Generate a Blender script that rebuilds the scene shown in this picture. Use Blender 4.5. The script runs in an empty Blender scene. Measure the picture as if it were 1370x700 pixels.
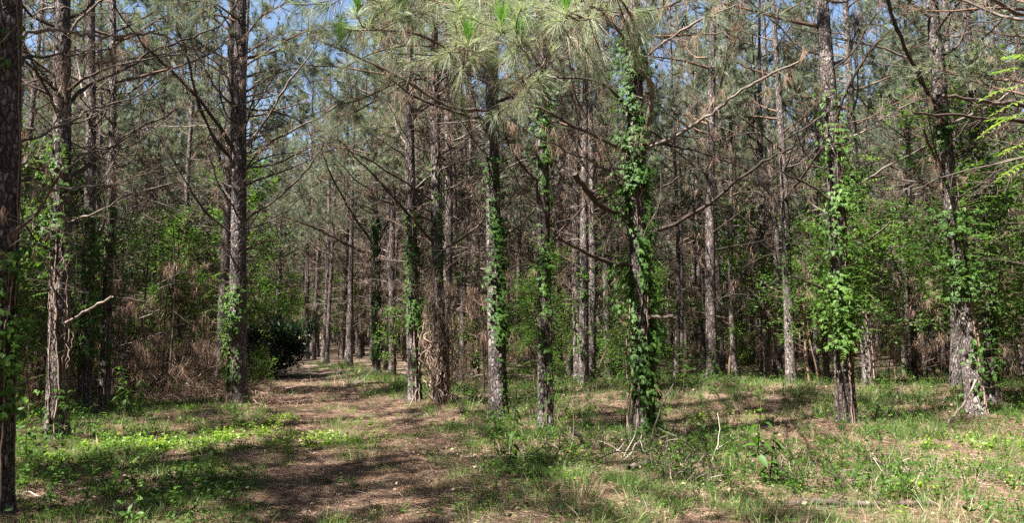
import bpy, math, random
import numpy as np
from mathutils import Vector

random.seed(7)
RNG = np.random.default_rng(7)
scene = bpy.context.scene
COL = scene.collection

# ------------------------------------------------------------------ camera, sky, sun
PITCH = math.radians(5.0)
CAM_H = 1.6
FPX = 1035.0                      # focal length in photograph pixels (1370 wide)
cam_data = bpy.data.cameras.new("camera")
cam_data.sensor_width = 36.0
cam_data.lens = 36.0 * FPX / 1370.0
cam_data.clip_start = 0.05
cam_data.clip_end = 2000.0
cam = bpy.data.objects.new("camera", cam_data)
cam.location = (0, 0, CAM_H)
cam.rotation_euler = (math.radians(90) + PITCH, 0, 0)
COL.objects.link(cam)
scene.camera = cam

SUN_EL = math.radians(57)
SUN_AZ = math.radians(-128)       # measured clockwise from +Y: the sun stands left and a little behind
SUN_DIR = Vector((math.sin(SUN_AZ) * math.cos(SUN_EL), math.cos(SUN_AZ) * math.cos(SUN_EL), math.sin(SUN_EL)))
world = bpy.data.worlds.new("World")
scene.world = world
world.use_nodes = True
wn = world.node_tree
wn.nodes.clear()
w_out = wn.nodes.new("ShaderNodeOutputWorld")
w_bg = wn.nodes.new("ShaderNodeBackground")
w_sky = wn.nodes.new("ShaderNodeTexSky")
w_sky.sky_type = 'NISHITA'
w_sky.sun_disc = False
w_sky.sun_elevation = SUN_EL
w_sky.sun_rotation = SUN_AZ
w_bg.inputs[1].default_value = 0.05
wn.links.new(w_sky.outputs[0], w_bg.inputs[0])
wn.links.new(w_bg.outputs[0], w_out.inputs[0])

sun_data = bpy.data.lights.new("sun", 'SUN')
sun_data.energy = 5.0
sun_data.angle = math.radians(0.53)
sun_data.color = (1.0, 0.955, 0.88)
sun = bpy.data.objects.new("sun", sun_data)
sun.rotation_euler = (-SUN_DIR).to_track_quat('-Z', 'Y').to_euler()
sun.location = (-20, -8, 40)
COL.objects.link(sun)

scene.view_settings.view_transform = 'Standard'
scene.view_settings.look = 'None'
scene.view_settings.gamma = 1.0
scene.view_settings.exposure = 2.3
scene.cycles.max_bounces = 7
scene.cycles.diffuse_bounces = 3
scene.cycles.glossy_bounces = 2
scene.cycles.transmission_bounces = 5
scene.cycles.caustics_reflective = False
scene.cycles.caustics_refractive = False
scene.cycles.sample_clamp_indirect = 8.0
scene.cycles.use_denoising = False
scene.cycles.use_adaptive_sampling = False
scene.cycles.adaptive_threshold = 0.02

# ------------------------------------------------------------------ pixel <-> place
def ray(px, py):
    u = (px - 685.0) / FPX
    v = (350.0 - py) / FPX
    return np.array([u, math.cos(PITCH) - v * math.sin(PITCH), math.sin(PITCH) + v * math.cos(PITCH)])

def P(px, py, d):
    r = ray(px, py)
    return np.array([0, 0, CAM_H]) + r * (d / r[1])

def G(px, py):
    r = ray(px, py)
    t = -CAM_H / r[2]
    return np.array([r[0] * t, r[1] * t])

def to_px(p):
    x, y, z = p[0], p[1], p[2] - CAM_H
    c, s = math.cos(PITCH), math.sin(PITCH)
    f = y * c + z * s
    if f <= 0.01:
        return (-9999, -9999)
    return (685 + FPX * x / f, 350 - FPX * (z * c - y * s) / f)

# ------------------------------------------------------------------ noise, terrain
def _hash(ix, iy, iz=0, seed=0):
    h = (ix * 374761393 + iy * 668265263 + iz * 2147483647 + seed * 974634777).astype(np.int64)
    h = (h ^ (h >> 13)) * 1274126177
    h = h ^ (h >> 16)
    return (h & 0xFFFFF) / float(0xFFFFF)

def vnoise(x, y, seed=0):
    x = np.asarray(x, float); y = np.asarray(y, float)
    ix = np.floor(x).astype(np.int64); iy = np.floor(y).astype(np.int64)
    fx = x - ix; fy = y - iy
    fx = fx * fx * (3 - 2 * fx); fy = fy * fy * (3 - 2 * fy)
    a = _hash(ix, iy, 0, seed); b = _hash(ix + 1, iy, 0, seed)
    c = _hash(ix, iy + 1, 0, seed); d = _hash(ix + 1, iy + 1, 0, seed)
    return (a * (1 - fx) + b * fx) * (1 - fy) + (c * (1 - fx) + d * fx) * fy

def fbm(x, y, seed=0, octs=4):
    s = 0; a = 0.5
    for o in range(octs):
        s = s + a * vnoise(x * 2 ** o, y * 2 ** o, seed + o * 17)
        a *= 0.5
    return s

PATH_Y = np.array([-30, 3.0, 6.6, 10.3, 15, 23.6, 30, 38, 50, 70, 120])
PATH_X = np.array([1.5, -0.6, -1.25, -2.1, -3.5, -6.0, -8.3, -11.5, -17, -26, -50])
def path_x(y):
    return np.interp(y, PATH_Y, PATH_X)
def path_off(x, y):
    return (np.asarray(x) - path_x(y)) * 0.96

def H(x, y):
    x = np.asarray(x, float); y = np.asarray(y, float)
    z = 0.26 * (fbm(x / 5.0 + 9, y / 5.0 + 3, 5, 3) - 0.44)
    z += 0.07 * (fbm(x / 0.9, y / 0.9, 11, 3) - 0.44)
    o = path_off(x, y)
    w = np.exp(-(o / 1.25) ** 4)
    z = z * (1 - 0.65 * w) - 0.05 * w
    z -= 0.018 * (np.exp(-((np.abs(o) - 0.72) / 0.28) ** 2))
    z += 0.06 * np.exp(-((o - 2.2) / 1.1) ** 2)
    z += 0.24 * np.exp(-(((x - 4.2) / 3.0) ** 2 + ((y - 18.5) / 2.2) ** 2))
    return z

def n3(p, s, seed):
    # clumping noise at a point in space
    return 0.5 * (float(vnoise(p[0] / s + p[2] * 0.37, p[1] / s + 5.1, seed)) + float(vnoise(p[2] / s + 2.3, (p[0] - p[1]) / s, seed + 3)))

# ------------------------------------------------------------------ mesh builder
class MB:
    def __init__(s):
        s.v = []; s.f = []; s.m = []; s.t = []; s.n = 0
    def add(s, v, f, m=0, t=0.5):
        v = np.asarray(v, float); f = np.asarray(f, np.int64)
        s.v.append(v); s.f.append(f + s.n); s.n += len(v)
        s.m.append(np.full(len(f), m, np.int32))
        s.t.append(np.broadcast_to(np.asarray(t, float), (len(v),)).copy())
        return s
    def tube(s, pts, rad, sides=5, m=0, t=0.5, cap=True):
        pts = np.asarray(pts, float); rad = np.asarray(rad, float)
        n = len(pts)
        d = np.gradient(pts, axis=0)
        d /= np.linalg.norm(d, axis=1)[:, None] + 1e-9
        ref = np.array([0, 0, 1.0]) if abs(d[:, 2]).mean() < 0.8 else np.array([1.0, 0, 0])
        a = np.cross(d, ref); a /= np.linalg.norm(a, axis=1)[:, None] + 1e-9
        b = np.cross(d, a)
        th = np.linspace(0, 2 * math.pi, sides, endpoint=False)
        ring = (a[:, None, :] * np.cos(th)[None, :, None] + b[:, None, :] * np.sin(th)[None, :, None]) * rad[:, None, None]
        v = (pts[:, None, :] + ring).reshape(-1, 3)
        i = np.arange(n - 1)[:, None] * sides; j = np.arange(sides)[None, :]; j2 = (j + 1) % sides
        q1 = np.stack([i + j, i + j2, i + sides + j2], -1).reshape(-1, 3)
        q2 = np.stack([i + j, i + sides + j2, i + sides + j], -1).reshape(-1, 3)
        fs = [q1[:, ::-1], q2[:, ::-1]]
        if cap and rad[-1] > 0.003:
            k = (n - 1) * sides
            fs.append(np.array([[k, k + x + 1, k + x] for x in range(1, sides - 1)])[:, ::-1])
        return s.add(v, np.concatenate(fs), m, t)
    def leaves(s, base, dirn, nrm, L, W, m=0, t=0.5, fold=0.18, full=True):
        """leaf blades: folded lengthwise, pointed; all arguments per leaf"""
        N = len(base)
        if N == 0: return s
        L = np.broadcast_to(L, (N,))[:, None]; W = np.broadcast_to(W, (N,))[:, None]
        d = dirn / (np.linalg.norm(dirn, axis=1)[:, None] + 1e-9)
        sd = np.cross(d, nrm); sd /= np.linalg.norm(sd, axis=1)[:, None] + 1e-9
        up = np.cross(sd, d)
        t = np.broadcast_to(t, (N,))
        if full:
            v = np.stack([base, base + d * L * .42 + sd * W * .5 + up * W * fold, base + d * L * .42 - sd * W * .5 + up * W * fold,
                          base + d * L * .5, base + d * L - up * L * .12], 1).reshape(-1, 3)
            f = np.array([[0, 1, 3], [0, 3, 2], [1, 4, 3], [3, 4, 2]])
            k = 5
        else:
            v = np.stack([base, base + d * L * .5 + sd * W * .5 + up * W * fold, base + d * L * .5 - sd * W * .5 + up * W * fold,
                          base + d * L], 1).reshape(-1, 3)
            f = np.array([[0, 1, 3], [0, 3, 2]])
            k = 4
        F = (f[None] + (np.arange(N) * k)[:, None, None]).reshape(-1, 3)
        return s.add(v, F, m, np.repeat(t, k))
    def needles(s, base, dirn, L, W, m=0, t=0.5, droop=0.0, segs=1):
        N = len(base)
        if N == 0: return s
        L = np.broadcast_to(L, (N,))[:, None]
        d = dirn / (np.linalg.norm(dirn, axis=1)[:, None] + 1e-9)
        r = RNG.normal(size=(N, 3)); sd = np.cross(d, r); sd /= np.linalg.norm(sd, axis=1)[:, None] + 1e-9
        t = np.broadcast_to(t, (N,))
        dn = np.array([0, 0, -1.0])
        if segs == 1:
            v = np.stack([base + sd * W, base - sd * W, base + d * L + dn * droop * L], 1).reshape(-1, 3)
            F = np.arange(N * 3).reshape(-1, 3)
            return s.add(v, F, m, np.repeat(t, 3))
        mid = base + d * L * .5 + dn * droop * L * .22
        v = np.stack([base + sd * W, base - sd * W, mid + sd * W * .9, mid - sd * W * .9, base + d * L + dn * droop * L], 1).reshape(-1, 3)
        f = np.array([[0, 1, 2], [1, 3, 2], [2, 3, 4]])
        F = (f[None] + (np.arange(N) * 5)[:, None, None]).reshape(-1, 3)
        return s.add(v, F, m, np.repeat(t, 5))
    def mesh(s, name, mats, smooth=False):
        me = bpy.data.meshes.new(name)
        v = np.concatenate(s.v) if s.v else np.zeros((0, 3)); f = np.concatenate(s.f) if s.f else np.zeros((0, 3), int)
        me.vertices.add(len(v)); me.vertices.foreach_set("co", v.astype(np.float32).ravel())
        me.loops.add(len(f) * 3); me.loops.foreach_set("vertex_index", f.astype(np.int32).ravel())
        me.polygons.add(len(f)); me.polygons.foreach_set("loop_start", (np.arange(len(f)) * 3).astype(np.int32))
        for mt in mats: me.materials.append(mt)
        me.polygons.foreach_set("material_index", np.concatenate(s.m))
        if smooth is True:
            me.polygons.foreach_set("use_smooth", np.ones(len(f), bool))
        elif smooth is not False:
            me.polygons.foreach_set("use_smooth", np.isin(np.concatenate(s.m), list(smooth)))
        at = me.attributes.new("tint", 'FLOAT', 'POINT')
        at.data.foreach_set("value", np.concatenate(s.t).astype(np.float32))
        me.update(calc_edges=True)
        return me

def link(name, me, parent=None, loc=None, label=None, category=None, group=None, kind=None):
    o = bpy.data.objects.new(name, me)
    COL.objects.link(o)
    if parent is not None: o.parent = parent
    if loc is not None: o.location = tuple(loc)
    return tag(o, label, category, group, kind)

def tag(o, label=None, category=None, group=None, kind=None):
    if label: o["label"] = label
    if category: o["category"] = category
    if group: o["group"] = group
    if kind: o["kind"] = kind
    return o

def thing(name, loc, label, category, group=None):
    return link(name, None, None, loc, label, category, group)

def copy_tree(root):
    r = root.copy(); COL.objects.link(r)
    for ch in root.children:
        c = ch.copy(); COL.objects.link(c); c.parent = r
        for g in ch.children:
            d = g.copy(); COL.objects.link(d); d.parent = c
    return r

# ------------------------------------------------------------------ materials
def mat(name):
    m = bpy.data.materials.new(name); m.use_nodes = True
    nt = m.node_tree; nt.nodes.clear()
    out = nt.nodes.new("ShaderNodeOutputMaterial")
    return m, nt, out

def N(nt, typ, **kw):
    n = nt.nodes.new(typ)
    for k, v in kw.items():
        if k.startswith("i_"):
            key = k[2:]
            n.inputs[int(key) if key.isdigit() else key.replace("_", " ")].default_value = v
        else:
            setattr(n, k, v)
    return n

def ramp(nt, stops):
    r = nt.nodes.new("ShaderNodeValToRGB")
    e = r.color_ramp.elements
    while len(e) < len(stops): e.new(0.5)
    for k, (p, c) in enumerate(stops):
        e[k].position = p; e[k].color = (*c, 1)
    return r

def leaf_material(name, stops, rough=0.45, trans=0.45, tcol=(1.25, 1.35, 0.6), spec=0.4):
    """thin leaf: diffuse + gloss + light through the blade; tone varies by leaf and plant"""
    m, nt, out = mat(name); L = nt.links.new
    at = N(nt, "ShaderNodeAttribute", attribute_name="tint")
    oi = N(nt, "ShaderNodeObjectInfo")
    ad = N(nt, "ShaderNodeMath", operation='MULTIPLY_ADD', i_1=0.25, i_2=-0.125)
    L(oi.outputs["Random"], ad.inputs[0])
    sm = N(nt, "ShaderNodeMath", operation='ADD', use_clamp=True)
    L(at.outputs["Fac"], sm.inputs[0]); L(ad.outputs[0], sm.inputs[1])
    r = ramp(nt, stops); L(sm.outputs[0], r.inputs[0])
    bs = N(nt, "ShaderNodeBsdfPrincipled", i_Roughness=rough)
    bs.inputs["Specular IOR Level"].default_value = spec
    L(r.outputs[0], bs.inputs["Base Color"])
    tr = N(nt, "ShaderNodeBsdfTranslucent")
    mc = N(nt, "ShaderNodeMix", data_type='RGBA', blend_type='MULTIPLY')
    mc.inputs[0].default_value = 1.0
    L(r.outputs[0], mc.inputs[6]); mc.inputs[7].default_value = (*tcol, 1)
    L(mc.outputs[2], tr.inputs[0])
    mx = N(nt, "ShaderNodeMixShader", i_0=trans)
    L(bs.outputs[0], mx.inputs[1]); L(tr.outputs[0], mx.inputs[2]); L(mx.outputs[0], out.inputs[0])
    return m

def bark_material(name, dark, mid, light, scale=1.0, bump=1.0):
    m, nt, out = mat(name); L = nt.links.new
    tc = N(nt, "ShaderNodeTexCoord"); oi = N(nt, "ShaderNodeObjectInfo")
    mp = N(nt, "ShaderNodeMapping"); mp.inputs["Scale"].default_value = (1, 1, 0.42)
    off = N(nt, "ShaderNodeVectorMath", operation='ADD')
    sc = N(nt, "ShaderNodeVectorMath", operation='SCALE'); sc.inputs[0].default_value = (13, 7, 31)
    L(oi.outputs["Random"], sc.inputs["Scale"])
    L(tc.outputs["Object"], off.inputs[0]); L(sc.outputs[0], off.inputs[1]); L(off.outputs[0], mp.inputs[0])
    nz = N(nt, "ShaderNodeTexNoise", i_Scale=9.0 * scale, i_Detail=3.0)
    L(mp.outputs[0], nz.inputs["Vector"])
    wv = N(nt, "ShaderNodeVectorMath", operation='MULTIPLY_ADD')
    wv.inputs[1].default_value = (0.11, 0.11, 0.11)
    L(nz.outputs["Color"], wv.inputs[0]); L(mp.outputs[0], wv.inputs[2])
    vo = N(nt, "ShaderNodeTexVoronoi", feature='DISTANCE_TO_EDGE', i_Scale=23.0 * scale)
    L(wv.outputs[0], vo.inputs["Vector"])
    vc = N(nt, "ShaderNodeTexVoronoi", feature='F1', i_Scale=23.0 * scale); L(wv.outputs[0], vc.inputs["Vector"])
    fi = N(nt, "ShaderNodeTexNoise", i_Scale=60.0 * scale, i_Detail=5.0, i_Roughness=0.7); L(mp.outputs[0], fi.inputs["Vector"])
    big = N(nt, "ShaderNodeTexNoise", i_Scale=2.2, i_Detail=2.0); L(mp.outputs[0], big.inputs["Vector"])
    edge = N(nt, "ShaderNodeMapRange"); edge.inputs[1].default_value = 0.0; edge.inputs[2].default_value = 0.16
    L(vo.outputs["Distance"], edge.inputs[0])
    sx = N(nt, "ShaderNodeSeparateColor"); L(vc.outputs["Color"], sx.inputs[0])
    a1 = N(nt, "ShaderNodeMath", operation='MULTIPLY_ADD', i_1=0.40); L(sx.outputs[0], a1.inputs[0])
    b1 = N(nt, "ShaderNodeMath", operation='MULTIPLY_ADD', i_1=0.7, i_2=-0.1); L(fi.outputs[0], b1.inputs[0]); L(b1.outputs[0], a1.inputs[2])
    ed2 = N(nt, "ShaderNodeMath", operation='MULTIPLY_ADD', i_1=0.55, i_2=0.45); L(edge.outputs[0], ed2.inputs[0])
    c1 = N(nt, "ShaderNodeMath", operation='MULTIPLY'); L(a1.outputs[0], c1.inputs[0]); L(ed2.outputs[0], c1.inputs[1])
    d1 = N(nt, "ShaderNodeMath", operation='MULTIPLY_ADD', i_1=0.5, i_2=-0.22); L(big.outputs[0], d1.inputs[0])
    e1 = N(nt, "ShaderNodeMath", operation='ADD', use_clamp=True); L(c1.outputs[0], e1.inputs[0]); L(d1.outputs[0], e1.inputs[1])
    r = ramp(nt, [(0.0, dark), (0.38, mid), (0.85, light)]); L(e1.outputs[0], r.inputs[0])
    bs = N(nt, "ShaderNodeBsdfPrincipled", i_Roughness=0.9); bs.inputs["Specular IOR Level"].default_value = 0.15
    L(r.outputs[0], bs.inputs["Base Color"])
    hh = N(nt, "ShaderNodeMath", operation='MULTIPLY_ADD', i_1=0.35); L(fi.outputs[0], hh.inputs[0]); L(edge.outputs[0], hh.inputs[2])
    bp = N(nt, "ShaderNodeBump", i_Strength=0.9, i_Distance=0.022 * bump); L(hh.outputs[0], bp.inputs["Height"])
    L(bp.outputs[0], bs.inputs["Normal"]); L(bs.outputs[0], out.inputs[0])
    return m

def plain_material(name, stops, rough=0.85, nscale=18.0, bump=0.3, spec=0.15, detail=4.0):
    m, nt, out = mat(name); L = nt.links.new
    tc = N(nt, "ShaderNodeTexCoord"); at = N(nt, "ShaderNodeAttribute", attribute_name="tint")
    nz = N(nt, "ShaderNodeTexNoise", i_Scale=nscale, i_Detail=detail); L(tc.outputs["Object"], nz.inputs["Vector"])
    oi = N(nt, "ShaderNodeObjectInfo")
    a = N(nt, "ShaderNodeMath", operation='MULTIPLY_ADD', i_1=0.7); L(nz.outputs[0], a.inputs[0]); 
    b = N(nt, "ShaderNodeMath", operation='MULTIPLY_ADD', i_1=0.7, i_2=-0.2); L(at.outputs["Fac"], b.inputs[0]); L(b.outputs[0], a.inputs[2])
    c = N(nt, "ShaderNodeMath", operation='MULTIPLY_ADD', i_1=0.24, i_2=-0.12); L(oi.outputs["Random"], c.inputs[0])
    d = N(nt, "ShaderNodeMath", operation='ADD', use_clamp=True); L(a.outputs[0], d.inputs[0]); L(c.outputs[0], d.inputs[1])
    r = ramp(nt, stops); L(d.outputs[0], r.inputs[0])
    bs = N(nt, "ShaderNodeBsdfPrincipled", i_Roughness=rough); bs.inputs["Specular IOR Level"].default_value = spec
    L(r.outputs[0], bs.inputs["Base Color"])
    if bump:
        bp = N(nt, "ShaderNodeBump", i_Strength=bump, i_Distance=0.01); L(nz.outputs[0], bp.inputs["Height"]); L(bp.outputs[0], bs.inputs["Normal"])
    L(bs.outputs[0], out.inputs[0])
    return m

M_BARK = bark_material("pine_bark", (0.026, 0.020, 0.018), (0.094, 0.077, 0.071), (0.35, 0.305, 0.288))
M_BARK_FAR = bark_material("pine_bark_distant", (0.026, 0.020, 0.018), (0.086, 0.068, 0.062), (0.31, 0.262, 0.245), scale=0.8)
M_DEAD = plain_material("dead_branch_wood", [(0.15, (0.030, 0.022, 0.018)), (0.55, (0.075, 0.056, 0.047)), (0.95, (0.26, 0.215, 0.19))], nscale=9.0)
M_PALE = plain_material("bleached_stick_wood", [(0.1, (0.12, 0.09, 0.075)), (0.5, (0.24, 0.195, 0.165)), (0.9, (0.42, 0.36, 0.31))], nscale=12.0)
M_TWIG = plain_material("twig_bark", [(0.2, (0.06, 0.04, 0.03)), (0.8, (0.20, 0.13, 0.09))], bump=0)
M_VSTEM = plain_material("vine_stem", [(0.2, (0.085, 0.055, 0.042)), (0.8, (0.31, 0.225, 0.18))], nscale=25)
M_NEEDLE = leaf_material("pine_needles", [(0.0, (0.07, 0.095, 0.06)), (0.5, (0.15, 0.175, 0.125)), (1.0, (0.29, 0.31, 0.23))], rough=0.5, trans=0.35, spec=0.3, tcol=(1.1, 1.2, 0.7))
M_NEEDLE_SUN = leaf_material("sun_toned_pine_needles", [(0.0, (0.12, 0.15, 0.085)), (0.5, (0.22, 0.25, 0.17)), (1.0, (0.42, 0.43, 0.33))], rough=0.45, trans=0.45, spec=0.4, tcol=(1.1, 1.2, 0.7))  # paler copy of the pine needles; sunlight is put into their colour
M_NEEDLE_NEW = leaf_material("fresh_pine_needles", [(0.0, (0.11, 0.25, 0.03)), (1.0, (0.20, 0.40, 0.06))], rough=0.35, trans=0.35, spec=0.5)
M_NEEDLE_DEAD = leaf_material("dead_pine_needles", [(0.0, (0.12, 0.072, 0.052)), (0.5, (0.24, 0.155, 0.110)), (1.0, (0.42, 0.31, 0.23))], rough=0.7, trans=0.2, tcol=(1.1, 0.9, 0.7), spec=0.2)
M_LEAF = leaf_material("broad_leaves", [(0.0, (0.030, 0.070, 0.016)), (0.5, (0.070, 0.140, 0.027)), (1.0, (0.14, 0.24, 0.045))], rough=0.5, trans=0.5, spec=0.25)
M_LEAF_SHADE = leaf_material("shade_toned_leaves", [(0.0, (0.018, 0.035, 0.014)), (0.5, (0.040, 0.070, 0.022)), (1.0, (0.085, 0.12, 0.035))], rough=0.5, trans=0.4, spec=0.25)  # darker copy of the broad leaves; thicket shade is put into the colour
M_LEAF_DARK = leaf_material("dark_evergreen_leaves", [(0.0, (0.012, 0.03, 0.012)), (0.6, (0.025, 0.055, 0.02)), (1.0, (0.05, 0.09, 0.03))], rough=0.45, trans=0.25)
M_VINE = leaf_material("vine_leaves", [(0.0, (0.030, 0.080, 0.018)), (0.5, (0.075, 0.155, 0.030)), (1.0, (0.15, 0.26, 0.050))], rough=0.5, trans=0.5, spec=0.25)
M_LIME = leaf_material("yellow_green_leaves", [(0.0, (0.07, 0.15, 0.025)), (0.5, (0.14, 0.24, 0.035)), (1.0, (0.28, 0.36, 0.045))], rough=0.4, trans=0.45)
M_GRASS = leaf_material("grass_blades", [(0.0, (0.055, 0.11, 0.025)), (0.5, (0.11, 0.19, 0.05)), (1.0, (0.21, 0.28, 0.09))], rough=0.5, trans=0.4)
M_STRAW = leaf_material("dry_grass_blades", [(0.0, (0.20, 0.15, 0.09)), (0.5, (0.34, 0.27, 0.17)), (1.0, (0.50, 0.42, 0.29))], rough=0.6, trans=0.25, tcol=(1.05, 1, .8), spec=0.2)

def ground_material(name, green):
    m, nt, out = mat(name); L = nt.links.new
    tc = N(nt, "ShaderNodeTexCoord")
    big = N(nt, "ShaderNodeTexNoise", i_Scale=0.55, i_Detail=6.0, i_Roughness=0.62); L(tc.outputs["Object"], big.inputs["Vector"])
    md = N(nt, "ShaderNodeTexNoise", i_Scale=6.0, i_Detail=6.0, i_Roughness=0.7); L(tc.outputs["Object"], md.inputs["Vector"])
    # straw fibres: strongly stretched noise in two directions
    def fibre(rot, s):
        mp = N(nt, "ShaderNodeMapping"); mp.inputs["Rotation"].default_value = (0, 0, rot); mp.inputs["Scale"].default_value = (s, s * 9, s)
        L(tc.outputs["Object"], mp.inputs[0])
        f = N(nt, "ShaderNodeTexNoise", i_Scale=9.0, i_Detail=3.0, i_Distortion=0.6); L(mp.outputs[0], f.inputs["Vector"])
        return f
    f1 = fibre(0.5, 1.4); f2 = fibre(-0.9, 1.2); f3 = fibre(1.9, 1.7)
    mx1 = N(nt, "ShaderNodeMath", operation='MAXIMUM'); L(f1.outputs[0], mx1.inputs[0]); L(f2.outputs[0], mx1.inputs[1])
    mx2 = N(nt, "ShaderNodeMath", operation='MAXIMUM'); L(mx1.outputs[0], mx2.inputs[0]); L(f3.outputs[0], mx2.inputs[1])
    ad = N(nt, "ShaderNodeMath", operation='MULTIPLY_ADD', i_1=0.55); L(md.outputs[0], ad.inputs[0])
    sb = N(nt, "ShaderNodeMath", operation='MULTIPLY_ADD', i_1=1.3, i_2=-0.52); L(mx2.outputs[0], sb.inputs[0]); L(sb.outputs[0], ad.inputs[2])
    r = ramp(nt, [(0.15, (0.060, 0.038, 0.028)), (0.48, (0.155, 0.105, 0.080)), (0.85, (0.36, 0.27, 0.215))]); L(ad.outputs[0], r.inputs[0])
    rg = ramp(nt, [(0.3, (0.045, 0.075, 0.022)), (0.8, (0.12, 0.15, 0.05))]); L(md.outputs[0], rg.inputs[0])
    mr = N(nt, "ShaderNodeMapRange"); mr.inputs[1].default_value = 0.53; mr.inputs[2].default_value = 0.66; mr.inputs[4].default_value = green
    L(big.outputs[0], mr.inputs[0])
    mix = N(nt, "ShaderNodeMix", data_type='RGBA'); L(mr.outputs[0], mix.inputs[0]); L(r.outputs[0], mix.inputs[6]); L(rg.outputs[0], mix.inputs[7])
    bs = N(nt, "ShaderNodeBsdfPrincipled", i_Roughness=0.95); bs.inputs["Specular IOR Level"].default_value = 0.1
    L(mix.outputs[2], bs.inputs["Base Color"])
    bp = N(nt, "ShaderNodeBump", i_Strength=0.7, i_Distance=0.025); L(ad.outputs[0], bp.inputs["Height"]); L(bp.outputs[0], bs.inputs["Normal"])
    L(bs.outputs[0], out.inputs[0])
    return m
M_GROUND = ground_material("pine_straw_ground", 0.75)
M_PATH = ground_material("pine_straw_path", 0.35)

# ------------------------------------------------------------------ the setting: ground and path
def grid_mesh(xs, ys, name, m, zoff=0.0, mask=None):
    X, Y = np.meshgrid(xs, ys)
    Z = H(X, Y) + zoff
    v = np.stack([X, Y, Z], -1).reshape(-1, 3)
    nx, ny = len(xs), len(ys)
    i = np.arange(ny - 1)[:, None] * nx + np.arange(nx - 1)[None, :]
    f = np.concatenate([np.stack([i, i + 1, i + nx + 1], -1).reshape(-1, 3), np.stack([i, i + nx + 1, i + nx], -1).reshape(-1, 3)])
    b = MB(); b.add(v, f)
    return b.mesh(name, [m], smooth=True)
def spaced(a, b, fine_a, fine_b, fs, grow=1.18):
    c = list(np.arange(fine_a, fine_b, fs)); x, s = fine_b, fs
    while x < b: c.append(x); s *= grow; x += s
    c.append(b); x, s = fine_a - fs, fs
    while x > a: c.insert(0, x); s *= grow; x -= s
    c.insert(0, a); return np.array(c)
xs = spaced(-600, 600, -14, 14, 0.14); ys = spaced(-600, 900, 3.5, 24, 0.14)
link("ground", grid_mesh(xs, ys, "ground", M_GROUND), kind="structure")
# path: a strip that follows the ground a few millimetres above, with ragged edges
py_ = np.concatenate([np.arange(-12, 3, 0.6), np.arange(3, 24, 0.16), np.arange(24, 70, 0.6)])
ac = np.linspace(-1, 1, 23)
hw_l = 0.8 + 0.35 * (fbm(py_ / 0.8, py_ * 0 + 2, 31, 3) - 0.44) * 2
hw_r = 0.8 + 0.35 * (fbm(py_ / 0.8, py_ * 0 + 7, 37, 3) - 0.44) * 2
Xp = path_x(py_)[:, None] + np.where(ac[None, :] < 0, ac[None, :] * hw_l[:, None], ac[None, :] * hw_r[:, None])
Yp = np.repeat(py_[:, None], len(ac), 1)
# the terrain grid is coarser than the strip: lift enough to stay clear, and tuck the rim into the ground
Zp = H(Xp, Yp) + 0.012
Zp[:, 0] -= 0.03; Zp[:, -1] -= 0.03
nx, ny = len(ac), len(py_)
i = np.arange(ny - 1)[:, None] * nx + np.arange(nx - 1)[None, :]
b = MB(); b.add(np.stack([Xp, Yp, Zp], -1).reshape(-1, 3),
                np.concatenate([np.stack([i, i + 1, i + nx + 1], -1).reshape(-1, 3), np.stack([i, i + nx + 1, i + nx], -1).reshape(-1, 3)]))
link("path", b.mesh("path", [M_PATH], smooth=True), kind="structure")

# ------------------------------------------------------------------ branch grammar
def unit(v):
    v = np.asarray(v, float); return v / (np.linalg.norm(v) + 1e-9)

def wander(start, d, length, n, jit=0.12, lift=0.0, rng=RNG):
    pts = [np.array(start, float)]; d = unit(d); step = length / (n - 1)
    for _ in range(n - 1):
        d = unit(d + rng.normal(size=3) * jit + np.array([0, 0, lift]))
        pts.append(pts[-1] + d * step)
    return np.array(pts)

def add_twigs(b, pts, r0, n, length, rng, mt=0, sides=3, lo=0.3, tips=None, second=True, t=0.5):
    m = len(pts)
    for _ in range(n):
        u = lo + (1 - lo) * rng.random()
        k = min(int(u * (m - 1)), m - 2)
        p = pts[k] + (pts[k + 1] - pts[k]) * (u * (m - 1) - k)
        ax = unit(pts[k + 1] - pts[k])
        sidev = unit(np.cross(ax, rng.normal(size=3)))
        L = length * (0.45 + 0.8 * rng.random()) * (1.15 - 0.6 * u)
        tw = wander(p, ax * 0.7 + sidev * (0.6 + 0.5 * rng.random()), L, 5, 0.20, 0.0, rng)
        rr = r0 * (1 - 0.65 * u) * 0.42
        b.tube(tw, np.linspace(rr, rr * 0.3, 5), sides, mt, t, cap=False)
        if second and rng.random() < 0.75:
            for _k in range(2):
                q = tw[rng.integers(1, 4)]
                t2 = wander(q, unit(tw[-1] - tw[0]) + rng.normal(size=3) * 0.6, L * 0.45, 4, 0.25, 0, rng)
                b.tube(t2, np.linspace(rr * 0.6, rr * 0.25, 4), 3, mt, t, cap=False)
                if tips is not None: tips.append((t2[-1], unit(t2[-1] - t2[-2])))
        if tips is not None: tips.append((tw[-1], unit(tw[-1] - tw[-2])))

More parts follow.
